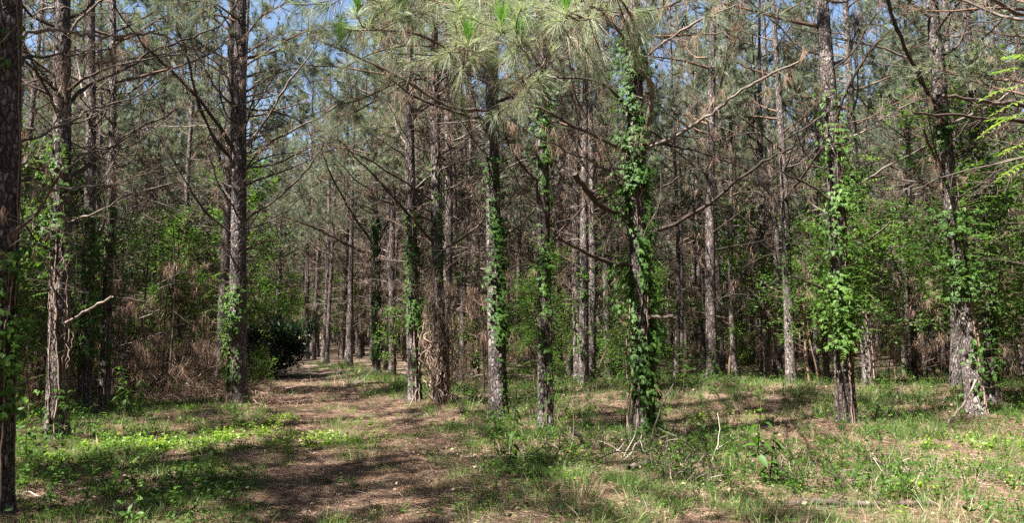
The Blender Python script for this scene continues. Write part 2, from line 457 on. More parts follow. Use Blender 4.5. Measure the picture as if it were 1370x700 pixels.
# dead branch variants, unit frame: starts at origin, runs along +X, 1 m long for scale 1
def dead_branch_mesh(seed, hanging=False, r0=0.0105, ntw=17):
    rng = np.random.default_rng(seed)
    b = MB()
    L = 1.0
    pts = wander((0, 0, 0), (1, 0, 0.10 + 0.25 * rng.random()), L, 12, 0.13, 0.03 * rng.normal(), rng)
    rad = r0 * (1 - np.linspace(0, 1, 12) * 0.82); rad[0] *= 1.35
    tt = rng.uniform(0.2, 0.8)
    b.tube(pts, rad, 6, 0, tt)
    tips = []
    add_twigs(b, pts, r0, ntw, 0.36, rng, 0, 3, 0.18, tips, t=tt)
    if hanging:
        for p, d in tips:
            if rng.random() < 0.5:
                k = 9
                base = np.repeat(p[None], k, 0) - d * rng.random((k, 1)) * 0.05
                dr = d * 0.3 + rng.normal(size=(k, 3)) * 0.28 + np.array([0, 0, -1.0])
                b.needles(base, dr, 0.07 + 0.03 * rng.random(k), 0.0011, 1, rng.random(k))
    return b.mesh("dead_branch", [M_DEAD, M_NEEDLE_DEAD], smooth=[0])
DEADV = [dead_branch_mesh(100 + k, hanging=(k % 3 == 0)) for k in range(10)]

def tuft(b, p, d, n, L, W, rng, m, spread=0.75, droop=0.0, segs=1, tint=None, length_back=0.10):
    d = unit(d)
    r = rng.normal(size=(n, 3)); r -= (r @ d)[:, None] * d; r /= np.linalg.norm(r, axis=1)[:, None] + 1e-9
    base = p[None] - d[None] * (rng.random((n, 1)) * length_back)
    dr = d[None] + r * (spread * (0.35 + 0.9 * rng.random((n, 1))))
    t = rng.random(n) * 0.5 + (rng.random() * 0.5 if tint is None else tint)
    b.needles(base, dr, L * (0.75 + 0.4 * rng.random(n)), W, m, t, droop, segs)

# background pine variants: each is (trunk, limbs, crown) that fit one another
def centreline(rng, Ht, n=26, amp=0.10):
    h = np.linspace(0, 1, n) ** 1.1 * Ht
    ph = rng.random(4) * 6.28
    x = amp * (np.sin(h / 4.1 + ph[0]) - math.sin(ph[0])) + amp * .4 * (np.sin(h / 1.7 + ph[1]) - math.sin(ph[1]))
    y = amp * (np.sin(h / 3.7 + ph[2]) - math.sin(ph[2])) + amp * .4 * (np.sin(h / 1.9 + ph[3]) - math.sin(ph[3]))
    return np.stack([x, y, h], 1)

def at_h(cl, h):
    return np.array([np.interp(h, cl[:, 2], cl[:, 0]), np.interp(h, cl[:, 2], cl[:, 1]), h])

def radius_at(r0, Ht, h):
    h = np.asarray(h, float)
    return r0 * (np.clip(1 - h / (Ht * 1.02), 0.01, 1) ** 0.75) + r0 * 0.42 * np.exp(-np.maximum(h, 0) / 0.22)

def relief_trunk(cl, r0, Ht, sides, zs, seed, amp=0.016, mt=0):
    """trunk as rings with bark plates standing proud of fissures"""
    n = len(zs); th = np.linspace(0, 2 * math.pi, sides, endpoint=False)
    Z, T = np.meshgrid(zs, th, indexing='ij')
    R = radius_at(r0, Ht, Z)
    circ = 2 * math.pi * r0
    nc = max(6, int(round(circ / 0.06)))
    u = T / (2 * math.pi) * nc; v = Z / 0.14
    u2 = u + 0.7 * (vnoise(u * 1.0, v * 2, seed) - 0.5); v2 = v + 0.9 * (vnoise(u * 1.3, v, seed + 5) - 0.5)
    iu = np.floor(u2).astype(np.int64); iv = np.floor(v2).astype(np.int64)
    F1 = np.full(u.shape, 9.0); F2 = np.full(u.shape, 9.0)
    for du in (-1, 0, 1):
        for dv in (-1, 0, 1):
            cu = iu + du; cv = iv + dv
            cw = np.mod(cu, nc)
            jx = cu + 0.15 + 0.7 * _hash(cw, cv, 1, seed); jy = cv + 0.15 + 0.7 * _hash(cw, cv, 2, seed)
            dd = np.hypot(u2 - jx, v2 - jy)
            F2 = np.minimum(np.maximum(dd, F1), F2); F1 = np.minimum(F1, dd)
    e = np.clip((F2 - F1) / 0.28, 0, 1)
    w = 1.0 + 0.05 * np.sin(T * 3 + seed) * np.exp(-Z / 0.5) + 0.07 * np.sin(T * 5 + seed * 2) * np.exp(-Z / 0.25)
    R = R * w + amp * (e - 0.6) * np.clip(R / 0.1, 0.2, 1) + 0.004 * (vnoise(u * 4, v * 5, seed + 9) - 0.5)
    cx = np.interp(zs, cl[:, 2], cl[:, 0]); cy = np.interp(zs, cl[:, 2], cl[:, 1])
    V = np.stack([cx[:, None] + R * np.cos(T), cy[:, None] + R * np.sin(T), Z], -1).reshape(-1, 3)
    i = np.arange(n - 1)[:, None] * sides; j = np.arange(sides)[None, :]; j2 = (j + 1) % sides
    f = np.concatenate([np.stack([i + j, i + j2, i + sides + j2], -1).reshape(-1, 3), np.stack([i + j, i + sides + j2, i + sides + j], -1).reshape(-1, 3)])
    b = MB(); b.add(V, f, mt, 0.5)
    return b

def build_crown(rng, cl, Ht, lo, hi_r, nbr=34, tl=0.22, tw=0.0045, per=26, dens=1.0):
    b = MB(); sd0 = int(rng.integers(1000))
    for k in range(nbr):
        u = (k + rng.random()) / nbr
        h = lo + (Ht * 0.985 - lo) * u
        az = rng.random() * 6.283
        ln = hi_r * (1.0 - 0.80 * u ** 1.3) * (0.7 + 0.5 * rng.random())
        d = np.array([math.cos(az), math.sin(az), 0.15 + 0.75 * u * rng.random() + 0.12])
        p0 = at_h(cl, h)
        pts = wander(p0, d, ln, 8, 0.09, 0.05, rng)
        rb = 0.010 + 0.010 * ln
        b.tube(pts, np.linspace(rb, 0.005, 8), 4, 0, 0.4, cap=False)
        tips = [(pts[-1], unit(pts[-1] - pts[-2]))]
        nt_ = int(dens * (3 + ln * 4.2))
        for _ in range(nt_):
            q = 0.35 + 0.65 * rng.random(); kk = min(int(q * 7), 6)
            p = pts[kk] + (pts[kk + 1] - pts[kk]) * (q * 7 - kk)
            sd = unit(unit(pts[kk + 1] - pts[kk]) * 0.6 + rng.normal(size=3) * 0.55 + np.array([0, 0, 0.25]))
            L2 = (0.25 + 0.45 * rng.random()) * (0.5 + 0.25 * ln)
            tw_ = wander(p, sd, L2, 4, 0.15, 0.05, rng)
            b.tube(tw_, np.linspace(0.006, 0.003, 4), 3, 0, 0.4, cap=False)
            tips.append((tw_[-1], unit(tw_[-1] - tw_[-2])))
            if L2 > 0.35: tips.append((tw_[2], unit(tw_[2] - tw_[1] + rng.normal(size=3) * .3)))
        for p, dd in tips:
            if n3(p, 0.8, sd0) < 0.47: continue
            tuft(b, p, dd, per, tl, tw, rng, 1, spread=0.85, droop=0.12)
    tuft(b, at_h(cl, Ht * 0.99), (0, 0, 1), per * 2, tl, tw, rng, 1)
    return b.mesh("crown", [M_TWIG, M_NEEDLE])

def build_limbs(rng, cl, r0, Ht, lo, hi, n, lmin=0.8, lmax=2.6):
    b = MB()
    for k in range(n):
        h = lo + (hi - lo) * (k + rng.random()) / n
        az = rng.random() * 6.283
        ln = (lmin + (lmax - lmin) * rng.random() ** 1.2) * (0.55 + 0.45 * (h - lo) / (hi - lo))
        d = np.array([math.cos(az), math.sin(az), 0.15 + 0.35 * rng.random()])
        pts = wander(at_h(cl, h), d, ln, 8, 0.10, 0.03 * rng.normal(), rng)
        rb = 0.008 + 0.007 * ln; tt = rng.random()
        b.tube(pts, np.linspace(rb, rb * .25, 8), 4, 0, tt, cap=False)
        tips = []
        add_twigs(b, pts, rb, int(3 + ln * 3), 0.55, rng, 0, 3, 0.3, tips, second=False, t=tt)
        for p, dd in tips:
            if rng.random() < 0.4:
                m = 8
                base = np.repeat(p[None], m, 0) - dd * rng.random((m, 1)) * 0.2
                b.needles(base, rng.normal(size=(m, 3)) * 0.3 + np.array([0, 0, -1.0]), 0.16 + .08 * rng.random(m), 0.004, 1, rng.random(m))
    return b.mesh("dead_limbs", [M_DEAD, M_NEEDLE_DEAD], smooth=[0])

PINEV = []
for k in range(8):
    rng = np.random.default_rng(500 + k)
    Ht = 15.5 + 1.8 * rng.random()
    r0 = 0.115 + 0.035 * rng.random()
    cl = centreline(rng, Ht, 30, 0.10)
    zs = np.concatenate([[-0.3, -.05, 0.05, 0.15, 0.3, 0.5], np.linspace(0.8, Ht, 44)])
    tr = relief_trunk(cl, r0, Ht, 14, zs, k, 0.012).mesh("trunk", [M_BARK_FAR], smooth=True)
    li = build_limbs(rng, cl, r0, Ht, 1.5, 7.2, 46)
    cr = build_crown(rng, cl, Ht, 4.8 + 1.2 * rng.random(), 2.7, nbr=27, tl=0.25, tw=0.006, per=30, dens=1.9)
    PINEV.append((tr, li, cr, r0))

# ------------------------------------------------------------------ foreground pines
SUNLIT = []
# name key: base px, base py, px at top edge of frame, trunk width px, crown height, dead branch count, label
FORE = [
 ("edge",   -7, 690,   12, 40, 16, 8,  "thick bark-plated pine cut off by the left edge of the view"),
 ("left",   76, 592,   86, 32, 17, 16, "thick pine near the left edge with sunlit pinkish bark below"),
 ("left_b", 113, 552, 117, 20, 16, 12, "slimmer pine standing just right of the thick left pine"),
 ("left_c", 139, 548, 151, 16, 15, 12, "slim shaded pine, second one right of the thick left pine"),
 ("twin",   318, 543, 323, 28, 17, 20, "dark front trunk of the close pair left of the path"),
 ("twin_b", 292, 532, 312, 17, 16, 10, "thinner rear trunk of the close pair left of the path"),
 ("dark",   503, 503, 499, 13, 15, 16, "dark straight pine at the right side of the path's far end"),
 ("mid_a",  555, 546, 547, 20, 16, 14, "pine with a pale broken stick at its foot right of path"),
 ("tangle", 590, 548, 579, 21, 16, 14, "pine wrapped in tangled dead roots and brown needles"),
 ("mid_b",  667, 574, 659, 27, 17, 14, "pine in the middle with ivy on its right side"),
 ("spray",  731, 588, 721, 24, 17, 12, "pine with light green leafy sprays low on the trunk"),
 ("vine",   862, 592, 846, 34, 17, 10, "thickest middle pine almost hidden under dark creeper leaves"),
 ("back_a", 780, 522, 784, 15, 16, 12, "slim brown pine seen between the leafy and creeper covered pines"),
 ("back_b", 812, 510, 806, 11, 15, 10, "thin pine just left of the creeper covered pine"),
 ("back_c", 968, 492, 958, 13, 15, 12, "dark pine in shade right of the creeper covered pine"),
 ("back_d", 994, 490, 981, 15, 16, 12, "reddish pine beside the dark shaded one right of centre"),
 ("back_e", 1022, 492, 1010, 10, 15, 10, "thin leaning pine behind the right centre clearing"),
 ("back_f", 1059, 518, 1032, 16, 16, 12, "dark bare pine leaning left in the right centre clearing"),
 ("back_g", 1090, 497, 1080, 11, 15, 10, "slim pine with red brown bark behind the leafy right pine"),
 ("leafy",  1133, 571, 1097, 29, 17, 10, "pine right of centre wearing bright green leaves at mid height"),
 ("behind", 1163, 522, 1130, 18, 16, 10, "pine standing just behind the leafy right pine"),
 ("right",  1308, 563, 1243, 27, 17, 10, "right hand pine leaning left with a leafy bush round it"),
 ("right_b", 1328, 545, 1290, 20, 16, 8, "shaded pine close behind the leaning right hand pine"),
 ("right_c", 1279, 522, 1262, 17, 16, 8, "pine left of and behind the leaning right hand pine"),
 ("right_d", 1351, 500, 1335, 18, 16, 8, "pine with pink sunlit bark near the right edge"),
 ("out_r",  1450, 640, 1425, 34, 16, 6, "pine just outside the right edge whose branches reach in"),
]
FT = {}
used_xy = []
for idx, (key, bx, by, tx, wpx, Ht, nbr, label) in enumerate(FORE):
    rng = np.random.default_rng(900 + idx)
    g = G(bx, by); d = g[1]
    z0 = float(H(g[0], d))
    r0 = wpx / 2 * d / FPX * 0.84
    top = P(tx, 0, d)
    htop = top[2] - z0
    cl = centreline(rng, Ht, 40, 0.03 + 0.0016 * d)
    # lean so that the trunk leaves the frame where it should
    cur = at_h(cl, htop)
    want = top[0] - g[0]
    cl[:, 0] += (want - cur[0]) * cl[:, 2] / htop
    fine = d < 17.5
    ztop = min(Ht, htop + 1.0)
    if fine:
        zs = np.concatenate([[-0.3], np.arange(-0.04, ztop, 0.03), np.linspace(ztop, Ht, 18)[1:]])
        sides = 52
    else:
        zs = np.concatenate([[-0.3], np.arange(-0.04, ztop, 0.07), np.linspace(ztop, Ht, 18)[1:]])
        sides = 26
    root = thing("pine_tree", (g[0], d, z0), label, "tree", "pines of the plantation")
    tb = relief_trunk(cl, r0, Ht, sides, zs, idx + 40, 0.013 if fine else 0.010)
    link("trunk", tb.mesh("trunk", [M_BARK], smooth=True), root)
    cr = build_crown(rng, cl, Ht, 6.6 if key not in ("mid_b", "spray", "vine") else 5.6, 2.6, nbr=(16 if key in ('left_b', 'left_c', 'twin_b', 'mid_a', 'vine') else 26), tw=0.006, tl=0.24, dens=1.9)
    link("crown", cr, root)
    nbr = int(nbr * 1.9)
    for k in range(nbr):
        h = 1.9 + (6.6 - 1.9) * ((k + rng.random()) / nbr) ** 0.8
        ln = (0.6 + 2.4 * rng.random() ** 1.1) * (0.55 + 0.55 * (h - 1.9) / 4.7)
        o = link("branch", DEADV[rng.integers(len(DEADV))], root, at_h(cl, h))
        s = ln
        o.scale = (s, s, s)
        o.rotation_euler = (rng.random() * 0.8 - 0.4, -rng.uniform(-0.15, 0.55), rng.random() * 6.283)
    for k in range(6):   # short snapped stubs
        h = 0.9 + 4.5 * rng.random(); az = rng.random() * 6.283
        sb = MB(); pts = wander(at_h(cl, h), (math.cos(az), math.sin(az), 0.25), float(radius_at(r0, Ht, h)) + 0.08 + 0.2 * rng.random(), 4, 0.08, 0, rng)
        sb.tube(pts, np.linspace(0.016, 0.010, 4), 5, 0, rng.random())
        link("branch_stub", sb.mesh("branch_stub", [M_DEAD], smooth=True), root)
    FT[key] = dict(root=root, cl=cl, r0=r0, Ht=Ht, d=d, base=np.array([g[0], d, z0]), label=label)
    used_xy.append((g[0], d))

# ---- individual branches that the photograph shows one by one
def hero_branch(key, pix, dend, w0, w1, twigs=8, mtl=None, seed=0, twl=0.5, name="branch", hang=False):
    T = FT[key]; rng = np.random.default_rng(3000 + seed)
    n = len(pix); pts = []
    for k, (px, py) in enumerate(pix):
        d = T["d"] + (dend - T["d"]) * (k / (n - 1)) ** 1.0
        pts.append(P(px, py, d))
    pts = np.array(pts) - T["base"]
    h0 = pts[0, 2]; c = at_h(T["cl"], h0)
    pts[0] = c + (pts[0] - c) * 0.2
    # resample with slight kinks
    t = np.linspace(0, n - 1, 5 * (n - 1) + 1)
    q = np.stack([np.interp(t, np.arange(n), pts[:, k]) for k in range(3)], 1)
    ks = np.array([0.25, 0.5, 0.25])
    for _ in range(2):
        q[1:-1] = q[:-2] * .25 + q[1:-1] * .5 + q[2:] * .25
    q[1:] += np.cumsum(rng.normal(size=(len(q) - 1, 3)), 0) * 0.003 + rng.normal(size=(len(q) - 1, 3)) * 0.010
    dm = (T["d"] + dend) / 2
    r0 = w0 / 2 * dm / FPX; r1 = w1 / 2 * dm / FPX
    rad = np.linspace(r0, r1, len(q)); rad[0] *= 1.3
    b = MB(); tt = rng.uniform(0.35, 0.8)
    b.tube(q, rad * (1 + 0.18 * rng.normal(size=len(q))).clip(.7, 1.4), 8, 0, tt)
    tips = []
    add_twigs(b, q, (r0 + r1) / 2 * 1.1, int(twigs * 1.7), twl, rng, 0, 4, 0.2, tips, t=tt)
    if hang:
        for p, dd in tips:
            k = 14
            base = np.repeat(p[None], k, 0) - dd * rng.random((k, 1)) * 0.15
            b.needles(base, rng.normal(size=(k, 3)) * 0.3 + np.array([0, 0, -1.0]), 0.17 + .06 * rng.random(k), 0.0022, 1, rng.random(k))
    return link(name, b.mesh("branch", [mtl or M_DEAD, M_NEEDLE_DEAD], smooth=[0]), T["root"])

HB = [
 ("edge", [(5, 66), (30, 48), (65, 41), (100, 43), (120, 50), (165, 49), (210, 46), (240, 58), (280, 80), (300, 100)], 8.6, 6, 2, 12),
 ("edge", [(5, 90), (40, 77), (75, 71), (110, 74), (150, 60)], 7.8, 5, 1.5, 8),
 ("edge", [(15, 196), (65, 175), (100, 155), (135, 140), (175, 130), (215, 105), (228, 88)], 8.8, 4, 1.5, 8),
 ("edge", [(12, 264), (50, 256), (100, 252), (150, 248), (200, 239), (232, 233)], 9.0, 4.5, 1.5, 5),
 ("edge", [(12, 262), (22, 240), (38, 205)], 7.4, 5, 3, 1),
 ("left", [(90, 245), (130, 215), (150, 197), (185, 175), (235, 148)], 12.5, 5, 2, 6),
 ("left", [(88, 145), (115, 115), (165, 92), (205, 65), (250, 52), (295, 35), (318, 0)], 13.0, 5, 2, 9),
 ("left", [(78, 248), (50, 215), (22, 187)], 10.2, 5, 2.5, 3),
 ("left", [(80, 130), (45, 90), (15, 60)], 10.0, 5, 2, 4),
 ("left", [(86, 300), (130, 285), (170, 260), (230, 245)], 10.0, 3, 1, 5),
 ("twin", [(318, 212), (280, 150), (235, 100), (190, 60), (150, 5)], 14.0, 6, 2, 10),
 ("twin", [(318, 222), (288, 190), (262, 130), (250, 70), (230, 20)], 15.0, 6, 2, 8),
 ("twin", [(322, 205), (355, 165), (380, 120), (425, 60)], 15.0, 5, 1.5, 8),
 ("twin", [(324, 232), (360, 190), (410, 165), (470, 130)], 15.5, 4.5, 1.5, 9),
 ("twin", [(322, 300), (370, 268), (410, 230), (435, 190)], 15.5, 4, 1.5, 7),
 ("twin", [(318, 320), (275, 285), (245, 240), (225, 195)], 15.0, 4, 1.2, 6),
 ("tangle", [(583, 330), (545, 285), (500, 235), (455, 190)], 14.5, 5, 1.5, 9),
 ("tangle", [(586, 340), (640, 305), (665, 260), (690, 235)], 15.0, 4, 1.5, 6),
 ("tangle", [(583, 270), (530, 235), (480, 205), (420, 185)], 14.5, 4, 1.2, 9),
 ("tangle", [(586, 402), (615, 395), (645, 410)], 15.2, 3.5, 1.5, 4),
 ("dark", [(501, 330), (470, 285), (445, 240), (430, 200)], 25.0, 4, 1.2, 9),
 ("dark", [(502, 330), (525, 285), (540, 240), (560, 215)], 25.0, 4, 1.2, 8),
 ("dark", [(501, 345), (450, 320), (410, 300), (375, 290)], 25.0, 3.5, 1.2, 8),
 ("mid_b", [(660, 320), (700, 300), (730, 260), (715, 205)], 12.0, 4, 2, 5),
 ("mid_b", [(655, 150), (600, 145), (520, 95), (430, 55)], 9.5, 6, 2, 8),
 ("mid_b", [(657, 165), (610, 150), (555, 130), (500, 85)], 10.5, 5, 2, 7),
 ("spray", [(728, 330), (760, 300), (790, 270), (815, 262)], 11.6, 3.5, 1.5, 4),
 ("spray", [(727, 250), (700, 225), (680, 190), (668, 150)], 11.0, 4, 2, 4),
 ("vine", [(850, 205), (901, 185), (946, 157), (986, 128), (1029, 100), (1075, 80)], 9.6, 6.5, 2.5, 7),
 ("vine", [(858, 322), (911, 295), (956, 270), (986, 240), (1029, 212), (1060, 200)], 9.6, 6, 2.5, 6),
 ("vine", [(851, 200), (872, 145), (871, 115), (850, 88)], 10.2, 8, 5, 3),
 ("vine", [(845, 296), (806, 277), (786, 256), (769, 228)], 10.0, 8, 6, 2),
 ("vine", [(850, 358), (816, 352), (783, 340), (744, 318)], 10.2, 6, 4, 3),
 ("vine", [(846, 208), (820, 193), (771, 170), (731, 150), (686, 132), (640, 105), (575, 70)], 9.6, 6, 2, 7),
 ("vine", [(846, 250), (790, 215), (740, 195), (690, 165)], 10.2, 3.5, 1.5, 6),
 ("vine", [(850, 262), (895, 245), (925, 225), (960, 215)], 10.4, 3, 1.2, 5),
 ("vine", [(852, 426), (875, 424), (905, 425)], 10.6, 5, 4, 0),
 ("vine", [(846, 100), (880, 60), (930, 30), (985, 5)], 10.0, 5, 2, 6),
 ("back_f", [(1045, 270), (1075, 235), (1105, 190), (1140, 160)], 17.0, 4, 1.5, 5),
 ("leafy", [(1113, 275), (1090, 252), (1060, 237), (1025, 222)], 11.8, 4, 2, 3),
 ("leafy", [(1122, 396), (1090, 382), (1065, 373), (1045, 364)], 11.5, 4, 1.5, 2),
 ("leafy", [(1107, 190), (1125, 130), (1160, 70), (1190, 40)], 12.0, 5, 2, 6),
 ("leafy", [(1105, 150), (1080, 170), (1040, 195), (1029, 200)], 11.0, 3, 1.5, 4),
 ("behind", [(1148, 250), (1190, 222), (1235, 198), (1270, 178)], 18.5, 4, 1.5, 5),
 ("behind", [(1150, 330), (1175, 312), (1195, 296)], 18.5, 3.5, 2, 2),
 ("right", [(1262, 170), (1255, 148), (1232, 105), (1205, 50), (1188, -5)], 12.2, 7, 5, 5),
 ("right", [(1275, 260), (1250, 215), (1235, 170)], 12.5, 4, 2, 3),
 ("out_r", [(1440, 150), (1370, 139), (1330, 138), (1296, 132), (1266, 125)], 7.8, 8, 4, 5),
 ("out_r", [(1440, 175), (1370, 162), (1330, 160), (1290, 155), (1224, 156)], 7.6, 8, 3, 5),
 ("out_r", [(1440, 200), (1385, 197), (1350, 197)], 7.5, 7, 6, 0),
 ("out_r", [(1440, 50), (1380, 25), (1325, 0), (1290, -20)], 7.8, 7, 4, 5),
 ("right_c", [(1270, 200), (1255, 170), (1262, 60), (1280, 0)], 18.0, 4, 2, 4),
]
for k, (key, pix, dend, w0, w1, tw) in enumerate(HB):
    m_ = M_DEAD
    hero_branch(key, pix, dend, w0, w1, tw, m_, k, hang=(k % 3 == 1))
hero_branch("left", [(90, 437), (120, 415), (150, 396)], 10.4, 4, 2.5, 0, M_PALE, 70)
hero_branch("leafy", [(1132, 422), (1148, 419), (1161, 416)], 12.3, 4, 3, 0, M_PALE, 71)

# ---- living branches of the middle pines, reaching toward the viewer with long needles
def live_branch(key, pix, d0, d1, seed, candles=(), w0=5, nm=None):
    T = FT[key]; rng = np.random.default_rng(4000 + seed)
    n = len(pix)
    pts = np.array([P(px, py, T["d"] if k == 0 else d0 + (d1 - d0) * (k - 1) / max(1, n - 2)) for k, (px, py) in enumerate(pix)]) - T["base"]
    pts[0] = at_h(T["cl"], pts[0, 2])
    t = np.linspace(0, n - 1, 5 * (n - 1) + 1)
    q = np.stack([np.interp(t, np.arange(n), pts[:, k]) for k in range(3)], 1)
    q[1:-1] = q[:-2] * .25 + q[1:-1] * .5 + q[2:] * .25
    b = MB(); b.tube(q, np.linspace(0.024, 0.008, len(q)), 7, 0, 0.3)
    nd = MB(); tips = []
    m = len(q)
    for _ in range(15):
        u = 0.34 + 0.62 * rng.random(); k = min(int(u * (m - 1)), m - 2)
        ax = unit(q[k + 1] - q[k])
        dirn = unit(ax * 0.5 + rng.normal(size=3) * 0.5 + np.array([0, 0, 0.15]))
        tw = wander(q[k], dirn, 0.25 + 0.5 * rng.random(), 6, 0.13, 0.06, rng)
        b.tube(tw, np.linspace(0.008, 0.0045, 6), 4, 0, 0.3)
        tips.append((tw[-1], unit(tw[-1] - tw[-2])))
        if rng.random() < .5: tips.append((tw[-3], unit(tw[-1] - tw[-2])))
    tips.append((q[-1], unit(q[-1] - q[-2])))
    for p, dd in tips:
        tuft(nd, p, dd, 64, 0.25, 0.0018, rng, 0, spread=1.0, droop=0.42, segs=2, length_back=0.16)
        if rng.random() < 0.5:
            k = 16; base = np.repeat(p[None], k, 0) - dd * (0.14 + rng.random((k, 1)) * 0.12)
            nd.needles(base, rng.normal(size=(k, 3)) * 0.35 + np.array([0, 0, -1.0]), 0.22, 0.0015, 1, rng.random(k), 0, 2)
    for (cx, cy, cd) in candles:
        p = P(cx, cy, cd) - T["base"]
        k = int(np.argmin(np.linalg.norm(q - p, axis=1)))
        mid = (q[k] + p) / 2 + np.array([0, 0, -0.04])
        b.tube(np.array([q[k], mid, p]), [0.009, 0.007, 0.006], 5, 0, 0.3)
        b.tube(np.array([p, p + [0, 0, 0.07], p + [0.0, 0, 0.13]]), [0.0055, 0.005, 0.003], 5, 2, 0.6)
        tuft(nd, p + np.array([0, 0, 0.12]), (0, 0, 1), 130, 0.21, 0.0017, rng, 2, spread=0.50, droop=0.0, segs=2, length_back=0.13)
        tuft(nd, p, (0, 0, 1), 90, 0.27, 0.0015, rng, 0, spread=1.9, droop=0.45, segs=2, length_back=0.05)
    br = link("live_branch", b.mesh("live_branch", [M_TWIG, M_TWIG, M_VSTEM], smooth=True), T["root"])
    link("needles", nd.mesh("needles", [nm or M_NEEDLE_SUN, M_NEEDLE_DEAD, M_NEEDLE_NEW]), br, kind="stuff")
LB = [
 ("mid_b", [(655, 95), (610, 70), (560, 45), (520, 40), (470, 40)], 9.2, 6.8, [(538, 26, 6.9), (477, 18, 7.0), (456, 62, 6.9)]),
 ("mid_b", [(656, 75), (640, 50), (622, 58), (600, 70)], 9.0, 6.6, [(627, 58, 6.6)]),
 ("spray", [(720, 90), (705, 60), (695, 55), (690, 58)], 9.0, 6.5, [(697, 55, 6.4), (671, 38, 6.5)]),
 ("spray", [(720, 60), (735, 30), (755, 20), (790, 25)], 9.0, 6.6, [(757, 18, 6.6)]),
 ("vine", [(846, 70), (820, 30), (800, 10), (770, 5)], 9.2, 7.0, []),
 ("vine", [(846, 60), (850, 30), (835, 5), (815, -15)], 9.0, 7.0, []),
 ("vine", [(846, 50), (880, 20), (900, 5), (925, -8)], 9.4, 7.6, []),
 ("mid_b", [(657, 60), (620, 25), (590, 5), (560, -10)], 9.2, 7.0, [(612, 8, 6.8)]),
 ("mid_b", [(657, 120), (690, 95), (705, 110), (700, 130)], 9.4, 7.6, []),
 ("spray", [(721, 40), (700, 10), (660, -5), (640, -20)], 9.0, 7.2, []),
 ("mid_b", [(655, 50), (580, 20), (500, 0), (440, -15)], 9.4, 7.2, []),
 ("tangle", [(580, 60), (540, 60), (500, 70), (460, 90)], 13.5, 11.5, []),
]
for k, (key, pix, d0, d1, cd) in enumerate(LB):
    live_branch(key, pix, d0, d1, k, cd)

for k, (key, pix, d0, d1) in enumerate([
 ("twin", [(322, 95), (370, 60), (410, 40), (440, 45)], 15.5, 14.5), ("twin", [(322, 60), (350, 20), (390, 0), (420, -10)], 15.5, 15.0),
 ("twin", [(322, 130), (365, 100), (395, 90), (420, 100)], 16.5, 17.5), ("twin", [(322, 80), (345, 60), (365, 50), (385, 62)], 17.0, 19.0),
 ("twin", [(322, 30), (290, 5), (260, 0), (235, 8)], 15.0, 13.5), ("dark", [(499, 130), (460, 110), (425, 105), (395, 120)], 25.0, 23.5),
 ("dark", [(499, 90), (455, 60), (420, 40), (390, 40)], 25.0, 24.0), ("mid_a", [(547, 110), (510, 130), (475, 150), (440, 160)], 15.0, 14.0),
 ("tangle", [(580, 100), (530, 110), (490, 130), (455, 140)], 14.5, 13.5), ("left_c", [(151, 60), (190, 40), (220, 20), (250, 25)], 15.5, 15.0)]):
    live_branch(key, pix, d0, d1, 40 + k, (), nm=M_NEEDLE)

# ------------------------------------------------------------------ climbing vines on the trunks
def palmate(b, p, out, n_leaf, L, rng, m, tint, full):
    """five leaflets fanned from one point (creeper)"""
    N_ = len(p)
    dn = np.array([0, 0, -1.0])
    side = np.cross(out, dn); side /= np.linalg.norm(side, axis=1)[:, None] + 1e-9
    down = dn[None] * 0.8 + out * 0.45 + side * rng.normal(size=(N_, 1)) * 0.25
    for a in np.linspace(-1.15, 1.15, n_leaf):
        d = down * math.cos(a) + side * math.sin(a) * 0.9
        l = L * (1 - 0.28 * abs(a)) * (0.45 + 0.9 * rng.random(N_))
        nrm = out + np.array([0, 0, 0.5]) + rng.normal(size=(N_, 3)) * 0.25
        b.leaves(p, d, nrm, l, l * 0.42, m, tint + rng.normal(size=N_) * 0.14, full=full)

def pinnate(b, base, d, length, pairs, lf, rng, m, tint, stem_m=0, droop=0.35):
    """feather leaf: leaflets in pairs along a drooping stalk"""
    d = unit(d); n = pairs + 1
    pts = [np.array(base, float)]
    for k in range(n):
        d = unit(d + np.array([0, 0, -droop / n])); pts.append(pts[-1] + d * length / n)
    pts = np.array(pts)
    b.tube(pts, np.linspace(0.0022, 0.001, len(pts)), 3, stem_m, 0.4, cap=False)
    ax = unit(pts[-1] - pts[0]); side = unit(np.cross(ax, [0, 0, 1]))
    B = []; D = []
    for k in range(1, n + 1):
        for s in (-1, 1):
            B.append(pts[k]); D.append(ax * 0.55 + side * s + np.array([0, 0, -0.15]) + rng.normal(size=3) * 0.12)
    B.append(pts[-1]); D.append(ax)
    nn = len(B); prof = np.sin(np.linspace(0.5, 2.7, n)).repeat(2); prof = np.append(prof, 0.9)
    b.leaves(np.array(B), np.array(D), np.array([[0, 0, 1.0]] * nn) + rng.normal(size=(nn, 3)) * 0.2, lf * prof, lf * prof * 0.40, m, tint + rng.normal(size=nn) * 0.07)

